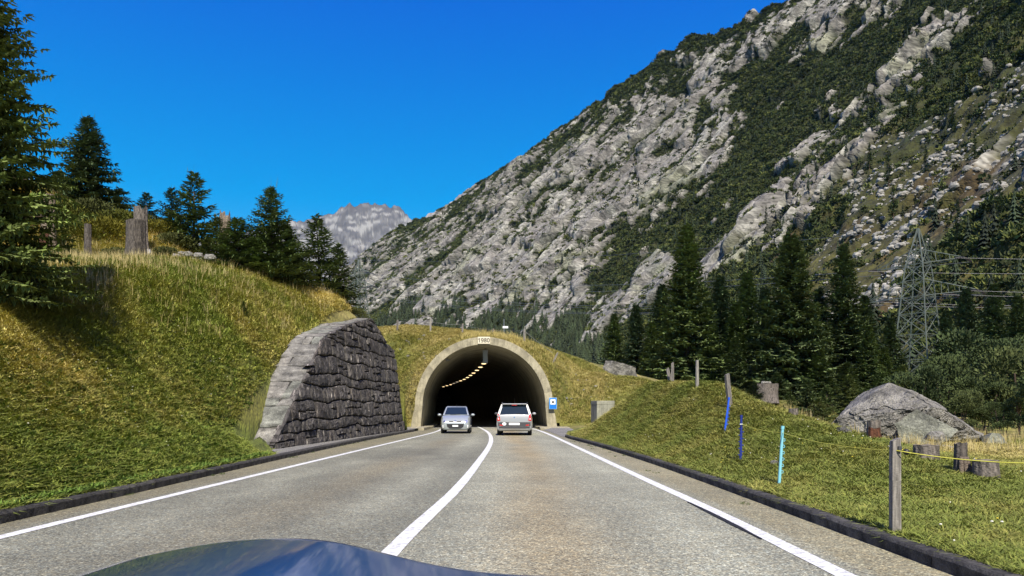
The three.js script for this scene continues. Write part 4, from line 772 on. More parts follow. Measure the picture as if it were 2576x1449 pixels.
function cabin(car, o, paint) {                                      // greenhouse with glass set into painted pillars
  const { zf0, zf1, zr1, zr0, yb, yt, wb, wt } = o;
  const P = (x, y, z) => [x, y, z], up = [];
  const V = [];
  const shell = new ConvexGeometry([[-wb, yb, zf0], [wb, yb, zf0], [-wb, yb, zr0], [wb, yb, zr0], [-wt, yt, zf1], [wt, yt, zf1], [-wt, yt, zr1], [wt, yt, zr1], [-wt * 0.9, yt + o.crown, lerp(zf1, zr1, 0.25)], [wt * 0.9, yt + o.crown, lerp(zf1, zr1, 0.25)], [-wt * 0.9, yt + o.crown, lerp(zf1, zr1, 0.7)], [wt * 0.9, yt + o.crown, lerp(zf1, zr1, 0.7)]].map(q => new THREE.Vector3(...q)));
  const roof = mesh('roof', toCreasedNormals(shell, 0.5), paint, car);
  const L = (a, b, t) => a.map((v, i) => lerp(v, b[i], t)), A = [wb, yb, zf0], B = [wt, yt, zf1], C = [wt, yt, zr1], D = [wb, yb, zr0], off = (p, n, k) => p.map((v, i) => v + n[i] * k);
  const mx = p => [-p[0], p[1], p[2]];
  const inset = (q, s, t0, t1) => { const [a, b, c, d] = q; const f = (u, v) => L(L(a, b, u), L(d, c, u), v); return [f(s, t0), f(1 - s, t0), f(1 - s, t1), f(s, t1)]; };
  const put = (nm, q, n, s, t0, t1) => { const nn = new THREE.Vector3(...n).normalize(); const w = inset(q, s, t0, t1).map(p => off(p, [nn.x, nn.y, nn.z], 0.012)); const g = panel(w, 6, 0.008); const pos = g.attributes.position; return mesh(nm, g, MGlass, car); };
  put('windscreen', [mx(A), A, B, mx(B)], [0, zf0 - zf1, yt - yb], 0.06, 0.06, 0.94);
  put('rear_window', [D, mx(D), mx(C), C], [0, zf1 * 0 + (zr1 - zr0), -(yt - yb)], 0.07, o.rw0 ?? 0.1, 0.92);
  for (const s of [1, -1]) { const q = s > 0 ? [A, D, C, B] : [mx(D), mx(A), mx(B), mx(C)]; const n = [s * (yt - yb), wb - wt, 0]; const fr = L(q[0], q[1], 0.5), tp = L(q[3], q[2], 0.5); put('side_window', [q[0], fr, tp, q[3]], n, 0.09, 0.08, 0.9); put('side_window', [fr, q[1], q[2], tp], n, 0.09, 0.08, 0.9); }
  return roof;
}
function mirror(car, x, y, z, paint) { const s = Math.sign(x), g = new THREE.SphereGeometry(0.1, 14, 10); g.scale(1.05, 0.68, 0.6); const m = mesh('mirror', place(g, x + s * 0.1, y, z), paint, car); mesh('mirror_arm', place(new THREE.BoxGeometry(0.1, 0.03, 0.05), x + s * 0.01, y - 0.04, z), MPlastic, m); }
function hatchback(label, paint, pos, rot, dark) {
  const c = thing(dark ? 'dark_hatchback' : 'small_hatchback', label, 'car', [0, 0, 0]);
  const st = [[-1.73, 0.62, 0.36, 0.74, 0.86], [-1.68, 0.73, 0.26, 0.84, 0.98], [-1.5, 0.79, 0.22, 0.93, 1.0], [-1.1, 0.805, 0.2, 0.95, 1.0], [0, 0.81, 0.2, 0.93, 0.99], [0.75, 0.81, 0.2, 0.9, 1.0], [1.1, 0.8, 0.2, 0.84, 0.95], [1.4, 0.775, 0.2, 0.74, 0.85], [1.58, 0.735, 0.2, 0.66, 0.755], [1.68, 0.66, 0.22, 0.58, 0.66], [1.72, 0.54, 0.28, 0.5, 0.56]].map(q => ({ z: q[0], w: q[1], y0: q[2], yb: q[3], yd: q[4] }));
  const body = mesh('body', carShell(st), paint, c);
  const roof = cabin(c, { zf0: 0.98, zf1: 0.3, zr1: -1.25, zr0: -1.66, yb: 0.97, yt: 1.41, wb: 0.7, wt: 0.555, crown: 0.05 }, paint);
  c.updateMatrixWorld(true); const B = [body];
  mesh('lower_grille', decal(poly([[-0.3, 0.28], [0.3, 0.28], [0.42, 0.36], [0.46, 0.52], [-0.46, 0.52], [-0.42, 0.36]]), B, 1, 0.03), MPlastic, c);
  mesh('upper_grille', decal(poly([[-0.34, 0.615], [0.34, 0.615], [0.34, 0.675], [-0.34, 0.675]]), B, 1, 0.02), MPlastic, c);
  const em = mesh('emblem', decal(poly([[-0.07, 0.615], [0, 0.66], [0.07, 0.615], [0.07, 0.64], [0, 0.69], [-0.07, 0.64]]), B, 1, 0.02, 0.014), MChrome, c);
  mesh('emblem_chevron', decal(poly([[-0.07, 0.655], [0, 0.7], [0.07, 0.655], [0.07, 0.68], [0, 0.725], [-0.07, 0.68]]), B, 1, 0.02, 0.014), MChrome, em);
  mesh('number_plate', decal(poly([[-0.15, 0.37], [0.15, 0.37], [0.15, 0.455], [-0.15, 0.455]]), B, 1, 0.02, 0.03), MPlate, c);
  for (const s of [1, -1]) {
    const hl = [[0.46, 0.62], [0.58, 0.565], [0.66, 0.62], [0.69, 0.72], [0.6, 0.74], [0.47, 0.7]], f = s > 0 ? hl : mir(hl), l = mesh('headlight', decal(poly(f), B, 1, 0.02), MLens, c);
    mesh('lamp_bowl', decal(oval(s * 0.575, 0.645, 0.055, 0.055), B, 1, 0.02, 0.01), MChrome, l);
    const dr = [[0.62, 0.3], [0.675, 0.31], [0.68, 0.46], [0.64, 0.47]]; mesh('running_light', decal(poly(s > 0 ? dr : mir(dr)), B, 1, 0.02), stdMat({ color: lrgb(0.85, 0.87, 0.88), roughness: 0.3 }), c);
    const tl = [[0.6, 0.72], [0.7, 0.72], [0.7, 0.92], [0.62, 0.92]]; mesh('tail_light', decal(poly(s > 0 ? tl : mir(tl)), B, -1, 0.02), MRed, c);
    mirror(c, s * 0.8, 0.99, 0.66, paint);
    wheel(c, s * 0.7, 0.285, 1.06, 0.285, 0.17); wheel(c, s * 0.7, 0.285, -1.26, 0.285, 0.17);
  }
  mesh('wiper', bar(new THREE.Vector3(-0.3, 1.0, 0.985), new THREE.Vector3(0.25, 1.035, 0.94), 0.015), MPlastic, c);
  mesh('roof_aerial', place(new THREE.CylinderGeometry(0.004, 0.006, 0.16, 6), 0, 1.5, 0.1, 0, -0.5), MPlastic, c);
  c.position.set(...pos); c.rotation.y = rot; return c;
}
function minivan(label, paint, pos, rot) {
  const c = thing('minivan', label, 'car', [0, 0, 0]);
  const st = [[-2.13, 0.72, 0.38, 0.78, 0.86], [-2.09, 0.83, 0.28, 0.95, 1.03], [-1.98, 0.875, 0.23, 0.98, 1.04], [-1.5, 0.9, 0.21, 0.98, 1.04], [0, 0.905, 0.2, 0.96, 1.03], [0.9, 0.9, 0.2, 0.94, 1.05], [1.4, 0.89, 0.2, 0.86, 0.97], [1.8, 0.84, 0.2, 0.74, 0.84], [2.05, 0.72, 0.22, 0.62, 0.7], [2.13, 0.55, 0.3, 0.5, 0.58]].map(q => ({ z: q[0], w: q[1], y0: q[2], yb: q[3], yd: q[4] }));
  const body = mesh('body', carShell(st), paint, c);
  const roof = cabin(c, { zf0: 1.35, zf1: 0.45, zr1: -1.72, zr0: -2.02, yb: 0.99, yt: 1.53, wb: 0.84, wt: 0.65, crown: 0.06, rw0: 0.04 }, paint);
  c.updateMatrixWorld(true); const B = [body], BR = [body, roof];
  const band = mesh('rear_band', decal(poly([[-0.79, 0.47], [0.79, 0.47], [0.8, 0.66], [-0.8, 0.66]]), B, -1, 0.03), MTrim, c);
  mesh('bumper_strip', decal(poly([[-0.74, 0.36], [0.74, 0.36], [0.77, 0.455], [-0.77, 0.455]]), B, -1, 0.03), MTrim, c);
  mesh('number_plate', decal(poly([[-0.26, 0.52], [0.26, 0.52], [0.26, 0.63], [-0.26, 0.63]]), B, -1, 0.02, 0.03), MPlate, c);
  mesh('oval_sticker', decal(oval(0.49, 0.575, 0.1, 0.075), B, -1, 0.01, 0.02), MPlate, c);
  mesh('badge', decal(poly([[0, 0.86], [0.035, 0.9], [0, 0.94], [-0.035, 0.9]]), B, -1, 0.01, 0.008), MChrome, c);
  for (const s of [1, -1]) {
    const tl = [[0.68, 0.74], [0.83, 0.72], [0.845, 0.96], [0.79, 1.09], [0.72, 1.0]]; const t = mesh('tail_light', decal(poly(s > 0 ? tl : mir(tl)), BR, -1, 0.03, 0.012), MRed, c);
    mesh('reversing_light', decal(poly((q => s > 0 ? q : mir(q))([[0.74, 0.78], [0.8, 0.78], [0.8, 0.86], [0.74, 0.86]])), BR, -1, 0.02, 0.02), stdMat({ color: lrgb(0.8, 0.6, 0.58), roughness: 0.2 }), t);
    const rf = [[0.56, 0.48], [0.72, 0.5], [0.72, 0.55], [0.56, 0.53]]; mesh('reflector', decal(poly(s > 0 ? rf : mir(rf)), B, -1, 0.02, 0.014), MRed, c);
    mirror(c, s * 0.9, 1.06, 0.95, s > 0 ? MTrim : paint);
    wheel(c, s * 0.76, 0.315, 1.35, 0.315, 0.2); wheel(c, s * 0.76, 0.315, -1.33, 0.315, 0.2);
    mesh('roof_rail', tube([new THREE.Vector3(s * 0.62, 1.56, 0.3), new THREE.Vector3(s * 0.63, 1.615, 0), new THREE.Vector3(s * 0.63, 1.625, -1), new THREE.Vector3(s * 0.62, 1.58, -1.65)], 0.018, 6), MTrim, c);
  }
  mesh('spoiler', place(new RoundedBoxGeometry(1.2, 0.045, 0.26, 3, 0.02), 0, 1.545, -1.78), paint, c);
  mesh('brake_light', place(new RoundedBoxGeometry(0.26, 0.045, 0.03, 2, 0.01), 0, 1.5, -1.87), MRed, c);
  mesh('rear_wiper', bar(new THREE.Vector3(0.02, 1.05, -2.03), new THREE.Vector3(-0.28, 1.09, -2.01), 0.018), MPlastic, c);
  mesh('roof_aerial', place(new THREE.CylinderGeometry(0.004, 0.006, 0.3, 6), 0, 1.72, -1.2, 0, 0.2), MPlastic, c);
  mesh('underside', place(new THREE.BoxGeometry(1.3, 0.12, 3.4), 0, 0.27, 0), MPlastic, c);
  c.position.set(...pos); c.rotation.y = rot; return c;
}
{
  const p1 = at(1143, 1090, 39.2); hatchback('small silver hatchback driving out of the tunnel towards the viewer', silver(0.33, 0.365, 0.37), [p1.x, 0, -39.2 - 1.7], 0.03);
  const p2 = at(1296, 1098, 36.3); minivan('silver minivan with red tail lights driving into the tunnel', silver(0.34, 0.345, 0.34), [p2.x, 0, -36.3 - 2.1], Math.PI - 0.02);
  hatchback('dark car deep in the shade inside the tunnel', new THREE.MeshPhysicalMaterial({ color: lrgb(0.012, 0.014, 0.02), roughness: 0.4, clearcoat: 1 }), [tunX(68) - 1.6, 0, -68], 0.1, true);
}
{ // front end of the car the picture is taken from: long bonnet with a raised middle, seen over the lower edge
  const MBon = new THREE.MeshPhysicalMaterial({ color: lrgb(0.009, 0.06, 0.2), roughness: 0.3, metalness: 0.3, clearcoat: 1, clearcoatRoughness: 0.05 });
  const c = thing('bonnet_car', 'glossy dark blue car bonnet at the lower edge of the road view', 'car', [0, 0, 0]);
  const x0 = -0.3, half = 0.95, z1 = -2.02, z0 = -0.8;             // centre line, half width, nose, windscreen foot
  const bon = (x, z) => {                                            // height of the bonnet skin: flat deck with a rounded dome
    const u = (x - x0) / half, s = clamp((z - z0) / (z1 - z0)), a = Math.abs(u), dx = x + 0.57;
    let y = 0.891 + 0.03 * (1 - s) - 0.012 * s - 0.16 * Math.pow(clamp((s - 0.86) / 0.14), 2);
    y += 0.094 * Math.exp(-Math.pow(Math.abs(dx) / (dx < 0 ? 0.46 : 0.34), 2.2)) - 0.03 * sstep(-0.9, -1.3, x);
    return y - 0.012 * u * u - 0.2 * Math.pow(clamp((a - 0.78) / 0.22), 2);
  };
  mesh('bonnet', gridGeo(110, 70, (i, j) => { const x = x0 + lerp(-0.8, 0.8, i / 109) * half, z = lerp(z0, z1, j / 69); return [x, bon(x, z), z]; }), MBon, c);
  for (const s of [-1, 1]) {
    mesh('wing', gridGeo(14, 40, (i, j) => { const k = s > 0 ? i / 13 : 1 - i / 13, z = lerp(z0 + 0.02, z1, j / 39), a = k * 1.25, xx = x0 + s * half * (0.806 + 0.2 * Math.sin(Math.min(a, 1.57))), y = k < 0.7 ? bon(x0 + s * half * 0.8, z) - 0.004 - 0.13 * Math.pow(k / 0.7, 2) : lerp(bon(x0 + s * half * 0.8, z) - 0.134, 0.3, (k - 0.7) / 0.3); return [xx, y, z]; }), MBon, c);
    wheel(c, x0 + s * 0.76, 0.31, -1.45, 0.31, 0.2);
  }
  mesh('front_bumper', gridGeo(30, 12, (i, j) => { const u = lerp(-1, 1, i / 29), k = j / 11, x = x0 + u * half, y = lerp(0.25, bon(x0 + clamp(u, -0.8, 0.8) * half, z1) - 0.003, k); return [x, y, z1 - 0.1 * Math.sin(k * Math.PI) - 0.002 + 0.12 * u * u * 0]; }).scale(1, 1, 1), new THREE.MeshPhysicalMaterial({ color: MBon.color, roughness: 0.3, clearcoat: 1, side: THREE.DoubleSide }), c);
  mesh('cowl', place(new RoundedBoxGeometry(1.5, 0.05, 0.3, 2, 0.02), x0, 0.97, z0 + 0.13), MPlastic, c);
}

// ---------------------------------------------------------------- fence posts, poles, tape
const MWood = [[0.34, 0.31, 0.27], [0.27, 0.245, 0.22], [0.42, 0.39, 0.34]].map(c => stdMat({ color: lrgb(...c), map: tex(128, (u, v) => { const n = tfbm(u, v * 0.12, 24, 4, 9); return grey(0.72 + 0.7 * (n - 0.45)); }), bumpMap: rockBump, bumpScale: 0.006, roughness: 0.95 }));
function postGeo(h, w, seed, round) {
  const r = rng(seed), g = round ? new THREE.CylinderGeometry(w * 0.46, w * 0.52, h + 0.25, 10, 5) : new THREE.BoxGeometry(w, h + 0.25, w * 0.8, 2, 6, 2); const p = g.attributes.position;
  for (let i = 0; i < p.count; i++) { const x = p.getX(i), y = p.getY(i), z = p.getZ(i), k = 1 + 0.18 * (fbm(x * 18 + seed, y * 3, z * 18 + 1.1, 2) - 0.5) - (y > h / 2 ? 0.12 : 0); p.setXYZ(i, x * k, y + (y > h / 2 ? x * 0.35 : 0), z * k); }
  g.translate(0, h / 2 - 0.125, 0); g.computeVertexNormals(); return boxUV(g, 0.5);
}
const posts = [];
function post(px, pyTop, pyBot, label, o = {}) {
  const b = o.at ? new THREE.Vector3(o.at[0], H(o.at[0], o.at[1]), -o.at[1]) : hit(px, pyBot, 75), d = -b.z, h = Math.max(0.35, (pyBot - pyTop) / FL * d);
  const t = thing('fence_post', label, 'fence post', [b.x, b.y, b.z], o.group); const s = (o.w || 0.11);
  mesh('post_body', postGeo(h, s, posts.length + 3, o.round), MWood[posts.length % 3], t); t.rotation.z = -(o.lean || 0); t.rotation.y = 0.3 * (posts.length % 4);
  posts.push({ b, h, d }); return { t, b, h };
}
const nearPost = post(2252, 1105, 1340, 'weathered square wooden fence post carrying the yellow tape by the verge', { w: 0.085 });
mesh('nail_plate', place(new THREE.BoxGeometry(0.03, 0.05, 0.02), 0.02, nearPost.h * 0.9, 0.045), MTrim, nearPost.t);
post(1836, 941, 1024, 'wooden fence post leaning behind the bright blue pole', { lean: -0.1 });
post(1754, 907, 975, 'upright round wooden fence post on the crest of the mound', { round: true });
post(1692, 913, 962, 'slim wooden fence post beside a leaning board', { w: 0.09 });
{ const q = post(1686, 926, 960, 'short pale board leaning on the slim fence post', { lean: -0.22, w: 0.12 }); }
{ const q = post(1611, 945, 973, 'short wooden post with a pale prop on the far side of the mound', { w: 0.16, round: true, at: [(1611 - CX) / FL * 41, 41] }); mesh('prop', bar(new THREE.Vector3(0.05, q.h * 0.75, 0.05), new THREE.Vector3(0.42, -0.1, 0.1), 0.12, 0.05), MWood[2], q.t); }
post(1658, 945, 962, 'tiny fence post end showing above the mound', { w: 0.08, at: [(1658 - CX) / FL * 36, 36] });
const crestPosts = [];
for (const [px, a, b, lean] of [[1000, 806, 832, 0], [1083, 808, 835, 0.02], [1163, 814, 838, 0.05], [1241, 812, 838, 0], [1319, 828, 862, 0.03]]) {
  const d = 57.5; let dd = d; for (let k = 48; k < 62; k += 0.2) { const q = at(px, b, k); if (q.y < H(q.x, k)) { dd = k; break; } }
  crestPosts.push(post(px, a, b, 'grey wooden post of the wire fence along the top of the tunnel hill', { lean, w: 0.13, group: 'fence posts above the tunnel', at: [(px - CX) / FL * dd, dd] }));
}
crestPosts.push(post(1391, 886, 914, 'tilted pale fence post on the hill shoulder right of the portal', { lean: 0.45, w: 0.11, at: [(1391 - CX) / FL * 52.5, 52.5] }));
{ // small signpost on the crest
  const d = 55, q = at(1268, 832, d), s = thing('marker_sign', 'thin marker pole with a small white board on the hill above the tunnel', 'sign', [q.x, H(q.x, d), -d]); const h = 1.25;
  mesh('pole', place(new THREE.CylinderGeometry(0.03, 0.03, h + 0.3, 8), 0, h / 2 - 0.1, 0), MRim, s); mesh('board', place(new RoundedBoxGeometry(0.4, 0.16, 0.03, 2, 0.01), 0.1, h * 0.55, 0.04), MPlate, s);
}
const cable = (name, label, cat, pts, r, mat, group) => lab(mesh(name, tube(pts, r, 5, pts.length * 6), mat), label, cat, group);
const sag = (a, b, s, n = 10) => Array.from({ length: n + 1 }, (_, i) => { const t = i / n; return a.clone().lerp(b, t).add(new THREE.Vector3(0, -4 * s * t * (1 - t), 0)); });
const MWire = stdMat({ color: lrgb(0.2, 0.2, 0.2), roughness: 0.5, metalness: 0.7 }), MTape = stdMat({ color: lrgb(0.5, 0.48, 0.06), roughness: 0.6 });
for (let i = 0; i < crestPosts.length - 1; i++) { const A = crestPosts[i], B = crestPosts[i + 1], f = q => q.b.clone().add(new THREE.Vector3(0, q.h * 0.85, 0)); cable('fence_wire', 'thin wire strung between the posts above the tunnel', 'wire', sag(f(A), f(B), 0.04), 0.011, MWire, 'fence wires above the tunnel'); }
// plastic poles with the yellow tape
const poleMat = [lrgb(0.01, 0.09, 0.6), lrgb(0.01, 0.025, 0.2), lrgb(0.2, 0.52, 0.6)].map(c => stdMat({ color: c, roughness: 0.55 }));
function plasticPole(pxB, pyB, pxT, pyT, m, label) {
  const b = hit(pxB, pyB), d = -b.z, top = at(pxT, pyT, d), t = thing('plastic_pole', label, 'fence pole', [b.x, b.y, b.z]), v = top.clone().sub(b), h = v.length();
  const g = new THREE.CylinderGeometry(0.021, 0.024, h + 0.2, 12, 24); g.translate(0, h / 2 - 0.1, 0); mesh('rod', g, poleMat[m], t);
  mesh('cap', place(new THREE.CylinderGeometry(0.026, 0.026, 0.05, 12), 0, h - 0.01, 0), m === 1 ? poleMat[1] : poleMat[m], t);
  if (m === 1) { for (let k = 0; k < 9; k++) mesh('lug', place(new THREE.BoxGeometry(0.075, 0.018, 0.02), 0.012 * (k % 2 ? 1 : -1), 0.12 + k * (h - 0.3) / 9, 0.01), poleMat[1], t); mesh('collar', place(new THREE.CylinderGeometry(0.03, 0.03, 0.02, 10), 0, h - 0.16, 0), MPlate, t); }
  else for (let k = 0; k < 6; k++) mesh('hook', place(new THREE.TorusGeometry(0.02, 0.006, 5, 8), 0.03, 0.2 + k * (h - 0.3) / 6, 0), poleMat[m], t);
  t.quaternion.setFromUnitVectors(new THREE.Vector3(0, 1, 0), v.normalize()); return { b, top, h };
}
const pA = plasticPole(1823, 1087, 1834, 1001, 0, 'bright blue plastic fence pole tilting to the right');
const pB = plasticPole(1863, 1160, 1865, 1046, 1, 'dark navy plastic fence pole with lugs');
const pC = plasticPole(1960, 1220, 1969, 1074, 2, 'pale turquoise plastic fence pole holding the yellow tape');
{
  const kA = pA.b.clone().lerp(pA.top, 0.35), kB = pB.b.clone().lerp(pB.top, 0.82), kC = pC.b.clone().lerp(pC.top, 0.9), kP = nearPost.b.clone().add(new THREE.Vector3(0, nearPost.h * 0.88, 0.05)), end = at(2640, 1166, 6.4);
  const pts = [...sag(kB, kC, 0.03), ...sag(kC, kP, 0.05).slice(1), ...sag(kP, end, 0.03).slice(1)];
  cable('fence_tape', 'thin yellow electric fence tape strung along the verge', 'tape', pts, 0.0045, MTape);
  lab(mesh('insulator_knob', place(new THREE.SphereGeometry(0.03, 10, 8), kP.x + 0.075, kP.y - 0.01, kP.z + 0.01), MPlastic), 'dark insulator knob on the yellow tape beside the wooden post', 'insulator');
}
// ---------------------------------------------------------------- stumps and boulders
const cutTex = tex(256, (u, v) => { const R = Math.hypot(u - 0.5, v - 0.5), n = tfbm(u, v, 8, 3, 4), k = 0.6 + 0.12 * Math.sin(R * 190 + n * 7) + 0.3 * (n - 0.5); return [k, k * 0.95, k * 0.86]; });
const stumpMats = { grey: stdMat({ color: lrgb(0.33, 0.325, 0.32), map: barkTex, bumpMap: rockBump, bumpScale: 0.03, roughness: 1 }), dark: stdMat({ color: lrgb(0.21, 0.205, 0.2), map: barkTex, bumpMap: rockBump, bumpScale: 0.03, roughness: 1 }), pale: stdMat({ color: lrgb(0.46, 0.41, 0.35), map: barkTex, bumpMap: rockBump, bumpScale: 0.03, roughness: 1 }), red: stdMat({ color: lrgb(0.2, 0.085, 0.045), map: barkTex, bumpMap: rockBump, bumpScale: 0.04, roughness: 1 }) };  // dark: the grey bark with shade at the brow worked into its colour
const MCut = stdMat({ color: lrgb(0.55, 0.52, 0.46), map: cutTex, roughness: 0.9 });
function stump(px, pyBot, w, hpx, mat, label, o = {}) {
  const b = o.d ? (q => new THREE.Vector3(q.x, H(q.x, o.d), q.z))(at(px, pyBot, o.d)) : hit(px, pyBot, 60), d = -b.z, R = w / 2 / FL * d, h = o.d ? (EYE + (HY - (pyBot - hpx)) / FL * d) - b.y : hpx / FL * d, seed = o.seed || Math.round(px);
  const t = thing('tree_stump', label, 'tree stump', [b.x, b.y, b.z]);
  const n = 26, rad = (a, u) => R * (0.86 + 0.2 * Math.pow(1 - u, 3) * (1.2 + Math.sin(a * 4 + seed) * 1.1) + 0.14 * (fbm(Math.cos(a) * 1.6 + seed, Math.sin(a) * 1.6, u * 2 + 0.3, 3) - 0.5) + 0.06 * Math.sin(a * 9 + seed));
  const side = gridGeo(n + 1, 8, (i, j) => { const a = -i / n * 6.2832, u = j / 7, r2 = rad(a, u); return [Math.cos(a) * r2, u * h - 0.12 * (1 - u) + (u === 1 ? 0.03 * R * Math.sin(a * 5) + (o.broken || 0) * (vn(Math.cos(a) * 3 + 5, Math.sin(a) * 3) - 0.5) * h : 0), Math.sin(a) * r2]; });
  mesh('trunk_side', boxUV(side, 0.9), stumpMats[mat], t).castShadow = true;
  const cut = gridGeo(n + 1, 3, (i, j) => { const a = -i / n * 6.2832, u = j / 2, r2 = rad(a, 1) * (1 - u); return [Math.cos(a) * r2, h + 0.004 + (j === 0 ? 0.03 * R * Math.sin(a * 5) + (o.broken || 0) * (vn(Math.cos(a) * 3 + 5, Math.sin(a) * 3) - 0.5) * h : -(o.broken ? 0.15 * h : 0)), Math.sin(a) * r2]; });
  const cu = cut.attributes.position, uv = new Float32Array(cu.count * 2); for (let i = 0; i < cu.count; i++) { uv[2 * i] = cu.getX(i) / (2.4 * R) + 0.5; uv[2 * i + 1] = cu.getZ(i) / (2.4 * R) + 0.5; } cut.setAttribute('uv', new THREE.BufferAttribute(uv, 2));
  mesh('cut_top', cut, o.cut || MCut, t);
  if (o.band) mesh('bare_wood', boxUV(gridGeo(n + 1, 3, (i, j) => { const a = -i / n * 6.2832, u = lerp(0, o.band, j / 2) , r2 = rad(a, u) + 0.012 * R * (1 + Math.sin(a * 7)); return [Math.cos(a) * r2, u * h * (0.9 + 0.3 * vn(Math.cos(a) * 4, Math.sin(a) * 4)), Math.sin(a) * r2]; }, i => Math.sin(-i / n * 6.2832) > 0.1 && Math.cos(-i / n * 6.2832) < 0.45), 0.9), stumpMats.red, t);
  if (o.roots) for (let k = 0; k < 3; k++) { const a = 1.1 + k * 0.45; mesh('bare_root', tube([new THREE.Vector3(Math.cos(a) * R * 0.9, h * 0.55, Math.sin(a) * R * 0.9), new THREE.Vector3(Math.cos(a) * R * 1.25, h * 0.28, Math.sin(a) * R * 1.2), new THREE.Vector3(Math.cos(a) * R * 1.6, -0.02, Math.sin(a) * R * 1.55)], 0.035, 6), stumpMats.pale, t); }
  return { b, h, R, d, t };
}
stump(122, 556, 36, 66, 'pale', 'pale weathered stump with a reddish base behind the large spruce', { d: 31, band: 0.4 });
stump(342, 640, 50, 84, 'dark', 'dark stump with a pale cut rim at the brow of the bank', { d: 30.5 });
stump(354, 610, 36, 86, 'grey', 'tall grey stump standing behind the dark stump', { d: 32.5, broken: 0.1 });
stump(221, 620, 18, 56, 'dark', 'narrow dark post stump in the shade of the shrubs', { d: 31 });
stump(566, 600, 30, 56, 'pale', 'reddish broken stump between the young spruces', { d: 36, broken: 0.35 });
const st1 = stump(1926, 1010, 66, 44, 'grey', 'wide grey stump with stones laid on top on the mound');
stump(2198, 1106, 36, 48, 'grey', 'stump with a red rotten flank in front of the large boulder', { band: 0.6, seed: 5, broken: 0.15 });
stump(2330, 1152, 66, 32, 'grey', 'low grey stump bearing a pale stone beside the boulder');
stump(2416, 1188, 34, 72, 'dark', 'narrow dark stump with bare pale roots by the boulder', { roots: true, broken: 0.2 });
stump(2480, 1200, 66, 42, 'grey', 'broad grey stump with a flat cut behind the yellow tape');
stump(1996, 1046, 26, 18, 'grey', 'little grey stump in the long grass at the mound edge');
stump(2063, 1045, 34, 12, 'grey', 'flat low stump in the straw grass left of the large boulder');
const rockMats = { grey: stdMat({ color: lrgb(0.36, 0.35, 0.315), map: rockTex, bumpMap: rockBump, bumpScale: 0.2, roughness: 1 }), pale: stdMat({ color: lrgb(0.6, 0.585, 0.53), map: rockTex, bumpMap: rockBump, bumpScale: 0.05, roughness: 1 }), moss: stdMat({ color: lrgb(0.34, 0.355, 0.285), map: rockTex, bumpMap: rockBump, bumpScale: 0.08, roughness: 1 }) };
function rockGeo(pts, amp, seed, div = 3) {                          // convex block, faces split and roughened along the bedding
  let g = new ConvexGeometry(pts.map(q => new THREE.Vector3(...q))); g.deleteAttribute('normal'); g.deleteAttribute('uv');
  for (let k = 0; k < div; k++) { const p = g.attributes.position, V = []; for (let i = 0; i < p.count; i += 3) { const a = new THREE.Vector3().fromBufferAttribute(p, i), b = new THREE.Vector3().fromBufferAttribute(p, i + 1), c = new THREE.Vector3().fromBufferAttribute(p, i + 2), ab = a.clone().lerp(b, 0.5), bc = b.clone().lerp(c, 0.5), ca = c.clone().lerp(a, 0.5); V.push(a, ab, ca, ab, b, bc, ca, bc, c, ab, bc, ca); } g = new THREE.BufferGeometry().setFromPoints(V); }
  const p = g.attributes.position; g.computeBoundingSphere(); const c = g.boundingSphere.center, s = 1 / g.boundingSphere.radius;
  for (let i = 0; i < p.count; i++) { const x = p.getX(i), y = p.getY(i), z = p.getZ(i), n = fbm(x * s * 3 + seed, y * s * 7 + x * s * 2, z * s * 3 + 0.7, 4) - 0.5, hq = (y - 0.5 * x) * s * 7 + n * 1.8 + seed, st = h3(Math.floor(hq), seed, 3) - 0.5, cr = Math.abs(fbm(x * s * 2.2 + seed, y * s * 2.2, z * s * 2.2 + 0.4, 3) - 0.5) < 0.02 ? -0.5 : 0, k = 1 + amp * (1.6 * n + 1.3 * st + cr); p.setXYZ(i, c.x + (x - c.x) * k, c.y + (y - c.y) * k, c.z + (z - c.z) * k); }
  g = mergeVertices(g, 1e-4); g.computeVertexNormals(); return boxUV(toCreasedNormals(g, 0.28), 2.2);
}
function boulder(pos, pts, mat, label, amp = 0.12, seed = 1, group, name = 'boulder', div = 3) { const t = mesh(name, rockGeo(pts, amp, seed, div), rockMats[mat]); t.position.copy(pos); return lab(t, label, 'boulder', group); }
